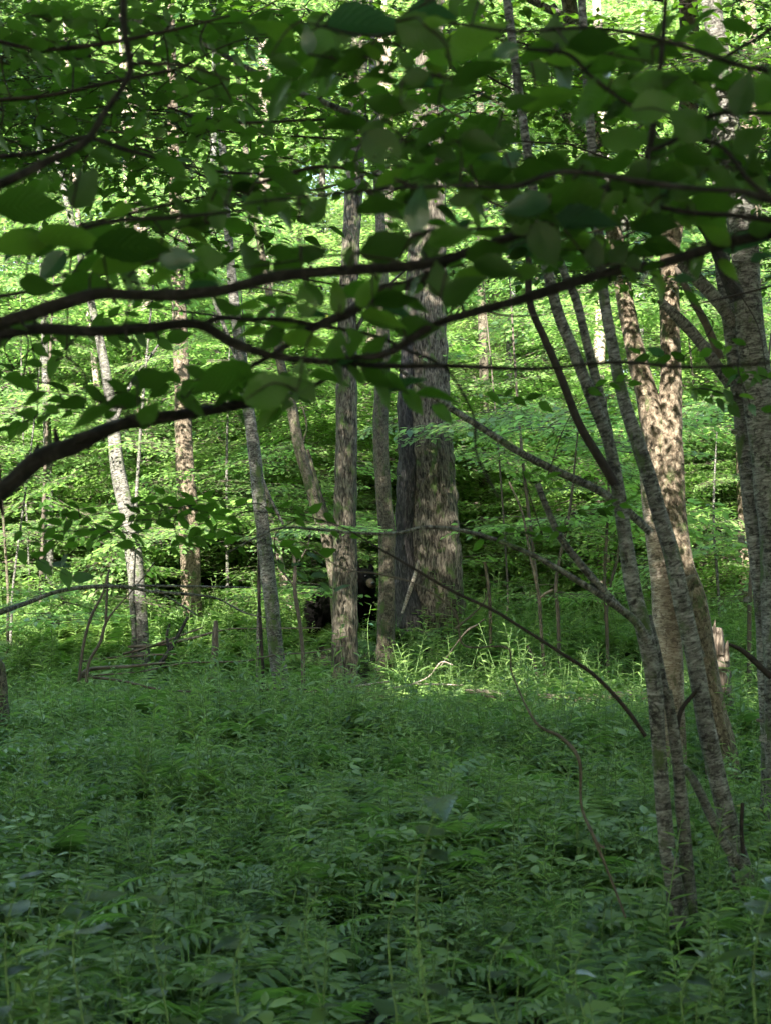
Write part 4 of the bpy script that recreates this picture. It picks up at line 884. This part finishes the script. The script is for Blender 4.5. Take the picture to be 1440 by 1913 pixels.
fg_branch(LT, [(150, 420, 6), (300, 390, 6), (470, 355, 7), (600, 315, 7), (720, 330, 6)], 4.6, mat='twig')
fg_branch(LT, [(-40, 560, 7), (100, 545, 7), (230, 500, 7), (300, 470, 5)], 4.0, mat='twig')
fg_branch(LT, [(-60, 60, 10), (60, 90, 9), (180, 80, 8), (300, 60, 6), (430, 30, 5)], 4.0, mat='twig')
fg_branch(LT, [(-60, 190, 10), (80, 180, 9), (200, 150, 8), (330, 130, 6)], 4.3, mat='twig')
for q in range(26):      # thin crossing twigs of the middle distance
    x0 = random.uniform(-40, 1300); y0 = random.uniform(20, 640); L_ = random.uniform(120, 330); s_ = random.choice([-.55, -.25, .15, .3, .5, .1])
    fg_branch(LT if x0 < 700 else RT, [(x0, y0, 4), (x0 + L_ * .5, y0 + L_ * .5 * s_ + random.uniform(-12, 12), 4.5), (x0 + L_, y0 + L_ * s_, 3)], random.uniform(4.5, 7.5), mat=random.choice(['twig', 'twig_lit']), sides=5)

BL = [(60,385,150,0,.45),(160,350,100,60,.8),(20,330,80,20,.5),(50,450,130,10,.5),(120,440,120,-5,.4),(250,460,160,10,.35),(170,530,130,10,.4),(337,483,80,10,.6),(393,483,75,5,.6),(140,437,150,10,.35),(220,490,110,20,.4),
(287,707,90,5,.45),(413,707,130,15,.4),(240,750,80,10,.35),(280,770,60,50,.5),(167,773,90,10,.3),(570,560,68,100,.62),(630,553,68,95,.62),(687,543,75,60,.6),(653,477,45,80,.6),(727,460,120,20,.5),(807,460,65,70,.6),(817,520,75,100,.6),
(863,540,110,50,.45),(880,510,75,30,.5),(740,560,90,10,.3),(720,590,90,5,.35),(780,613,90,0,.5),(573,630,90,0,.45),(637,647,95,20,.5),(700,647,70,60,.5),(560,700,62,90,.6),(507,727,115,30,.6),(577,733,52,-60,.6),(617,700,75,0,.3),(587,473,62,20,.5),
(530,470,62,5,.4),(513,503,100,5,.3),(930,500,95,0,.45),(910,470,85,10,.4),(687,40,170,15,.3),(790,63,125,-20,.6),(807,20,95,0,.28),(813,40,50,5,.5),(880,73,135,35,.55),(890,127,125,30,.3),(940,97,62,20,.6),(577,73,58,90,.6),(660,103,48,80,.6),
(617,120,48,0,.6),(533,113,62,0,.5),(720,280,118,-45,.62),(547,333,128,-5,.28),(780,143,58,20,.6),(693,153,52,0,.6),(847,173,52,0,.6),(770,197,48,-20,.6),(897,267,85,-10,.5),(880,300,90,0,.25),(947,250,68,40,.5),(773,373,112,40,.5),(707,377,102,30,.35),
(780,390,92,80,.62),(870,370,68,10,.62),(593,390,68,60,.6),(500,383,92,10,.5),(870,10,72,0,.6),(1033,63,84,80,.62),(1113,80,115,-5,.35),(1023,177,125,35,.4),(967,187,62,20,.5),(1100,187,125,30,.45),(1223,153,95,10,.6),(1225,195,100,15,.6),(1173,263,112,0,.62),
(1280,230,92,-30,.6),(1280,280,84,-60,.6),(1387,173,92,70,.6),(1430,160,84,70,.6),(1407,337,94,100,.62),(1313,317,68,60,.62),(1107,323,125,10,.4),(1043,300,85,0,.3),(1003,320,95,0,.35),(1277,360,64,10,.62),(1250,327,84,0,.4),(1080,367,155,15,.4),(1167,383,95,5,.5),
(1333,383,115,0,.4),(1343,127,85,30,.3),(1290,173,62,10,.5),(980,383,95,10,.5),(1020,460,112,-70,.62),(980,460,105,0,.5),(1110,470,64,100,.62),(1157,473,58,45,.6),(1183,497,48,-80,.62),(1207,467,62,0,.5),(1297,490,68,-80,.62),(1390,450,95,20,.4),(1120,530,66,10,.3),
(987,507,52,0,.5),(1093,407,135,5,.3),(200,290,62,0,.5),(30,600,60,0,.4),(90,345,60,30,.5),(840,440,90,20,.5),(1230,420,90,0,.4),(1430,420,70,20,.5),(1400,260,80,30,.5),(1350,330,70,-20,.5),(440,300,60,0,.4)]
def nearest(p, only=None, dmax=.5):
    best = None
    for T_, bo, q in TW:
        d_ = np.linalg.norm(q - p, axis=1); i = int(d_.argmin())
        if best is None or d_[i] < best[0]: best = (d_[i], T_, q[i], bo)
    for T_, R_, bo in BR:
        d_ = np.linalg.norm(R_[:, :3] - p, axis=1); i = int(d_.argmin())
        if best is None or d_[i] < best[0]: best = (d_[i], T_, R_[i, :3], bo)
    return best
TW = []
twigmb = {id(LT): MB(), id(RT): MB()}
count = {id(LT): 0, id(RT): 0}
folmb = {id(LT): MB(), id(RT): MB()}
INV = {}
def near_leaf_at(px_, py_, Lpx, ang, wr, d, mesh=None, connect=True):
    th = R(ang + random.uniform(-8, 8)); L_ = Lpx * d / F * (1.0 if Lpx < 100 else .92)
    a = np.array([math.cos(th), random.uniform(-.25, .25), math.sin(th)]); a /= np.linalg.norm(a)
    c = np.array([0, -1.0, 0]); c -= a * (a @ c); c /= np.linalg.norm(c); u = np.cross(a, c)
    if u[2] < 0: u = -u
    ph = math.acos(min(1, max(.12, wr / .62))) ; n_ = c * math.cos(ph) * (-1 if py_ < 1040 else 1) + u * math.sin(ph)
    ctr = np.array(pt(px_, py_, d)); base = ctr - a * L_ * .5
    dist, T_, q, bo = nearest(base)
    if random.random() < .5 and not mesh:
        d2, T2, q2, b2 = nearest(ctr + a * L_ * .5)
        if d2 < dist * .7: a = -a; base = ctr - a * L_ * .5; dist, T_, q, bo = d2, T2, q2, b2
    if connect:
        tw = twigmb[id(T_)]; mid = (base + q) / 2 + np.array([0, 0, .04 * dist + .01])
        mid += np.array([rng.normal(0, .12), rng.normal(0, .1), rng.normal(0, .05)]) * dist; cv = bez([[*q, .0024], [*mid, .0020], [*base, .0012]], 6); tube(tw, cv, 5, 0, cap=False); TW.append((T_, bo, cv[:, :3]))
    if count[id(T_)] < 290:
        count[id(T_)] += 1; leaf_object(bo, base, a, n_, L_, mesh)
    else:
        v, f, at = leaf_shape(8, .6, .16, .15, serr=.04, wave=.1, seed=random.randrange(9)); fr = frame(a, n_)
        folmb[id(T_)].add(v @ fr * L_ + base, f, 0, np.column_stack([np.full(len(v), random.random()), at]))
for (x_, y_, L_, an, wr) in BL:
    d0 = 2.75 + random.uniform(-.3, .35); near_leaf_at(x_, y_, L_, an, wr, d0, HOLED[0] if (x_, y_) == (720, 280) else (HOLED[1] if (x_, y_) == (947, 250) else None))
# twigs with rows of leaves filling between the large ones
def leafy_twig(x_, y_, d, ang, npx, Lpx):
    n_ = random.randint(4, 7); th = R(ang)
    p0 = np.array(pt(x_, y_, d)); dist, T_, q, bo = nearest(p0)
    if dist < .45: tube(twigmb[id(T_)], bez([[*q, .003], [*((p0 + q) / 2 + np.array([rng.normal(0, .15), rng.normal(0, .1), .1]) * dist), .0026], [*p0, .0022]], 6), 5, 0, cap=False)
    pts = []
    for i in range(n_):
        t = i / (n_ - 1); xx = x_ + math.cos(th) * npx * t; yy = y_ - math.sin(th) * npx * t + 10 * t * t; dd = d + .15 * t
        pts.append([*pt(xx, yy, dd), .0022 * (1 - .6 * t)])
        s = 1 if i % 2 else -1
        near_leaf_at(xx + math.cos(th + s * .9) * Lpx * .5, yy - math.sin(th + s * .9) * Lpx * .28, Lpx * random.uniform(.7, 1.15), ang + s * random.uniform(15, 45), random.uniform(.22, .55), dd, connect=False)
    tube(twigmb[id(T_)], np.array(pts), 5, 0, cap=False); TW.append((T_, bo, np.array(pts)[:, :3]))
def region(n_, x0, x1, y0, y1, d0, d1, Lpx, npx=170):
    for _ in range(n_):
        leafy_twig(random.uniform(x0, x1), random.uniform(y0, y1), random.uniform(d0, d1), random.choice([0, 180]) + random.uniform(-25, 25), npx * random.uniform(.7, 1.2), Lpx * random.uniform(.8, 1.15))
region(34, 620, 1440, 10, 400, 2.5, 3.2, 78)
region(12, 760, 1440, 380, 500, 2.7, 3.2, 66)
region(12, 0, 480, 330, 540, 2.8, 3.4, 72)
region(5, 180, 460, 690, 770, 3.1, 3.4, 68, 130)
region(6, 500, 760, 560, 720, 2.9, 3.3, 66, 110)
region(42, 0, 520, 0, 260, 3.8, 5.2, 46, 130)
region(22, 380, 900, 20, 330, 4.2, 5.5, 42, 120)
region(12, 0, 230, 600, 800, 4.2, 5.2, 44, 110)
region(22, 0, 560, 925, 1050, 6.0, 7.6, 34, 110)
region(5, 950, 1130, 880, 1010, 6.3, 6.6, 28, 60)
region(8, 820, 1440, 560, 760, 5.0, 7.5, 34, 90)
for T_ in (LT, RT):
    k = id(T_)
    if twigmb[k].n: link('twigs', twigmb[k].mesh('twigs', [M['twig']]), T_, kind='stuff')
    if folmb[k].n: link('foliage', folmb[k].mesh('foliage', [M['leaf_near']]), T_, kind='stuff')
for T_ in (LT, RT):
    for c in T_.children:
        if c.name.split('.')[0] != 'leaf': c.matrix_parent_inverse = Matrix.Translation(-T_.location)
# the crowns of these trees stand above the viewer and shade the foreground
for T_, locs in ((LT, [(-4.6, -1.5, 8.4), (-1.2, -4.2, 9.2), (-5.5, -7.5, 9.6), (-.6, -9.6, 10.0), (-2.0, .2, 7.2), (-4.6, 2.4, 7.8), (-7.2, 4.4, 8.4), (-9.5, -3, 9)]), (RT, [(3.4, -3.4, 8.6), (4.6, -8.8, 9.8), (4.0, .4, 7.6), (7.4, -.5, 9.0), (6.3, 2.8, 8.2)])):
    for l in locs:
        c = link('crown', CROWN_DENSE, T_, loc=Vector(l) - T_.location); c.rotation_euler = (0, 0, random.uniform(0, 6.28))
print('near leaves', count, 'objects', len(SC.objects))
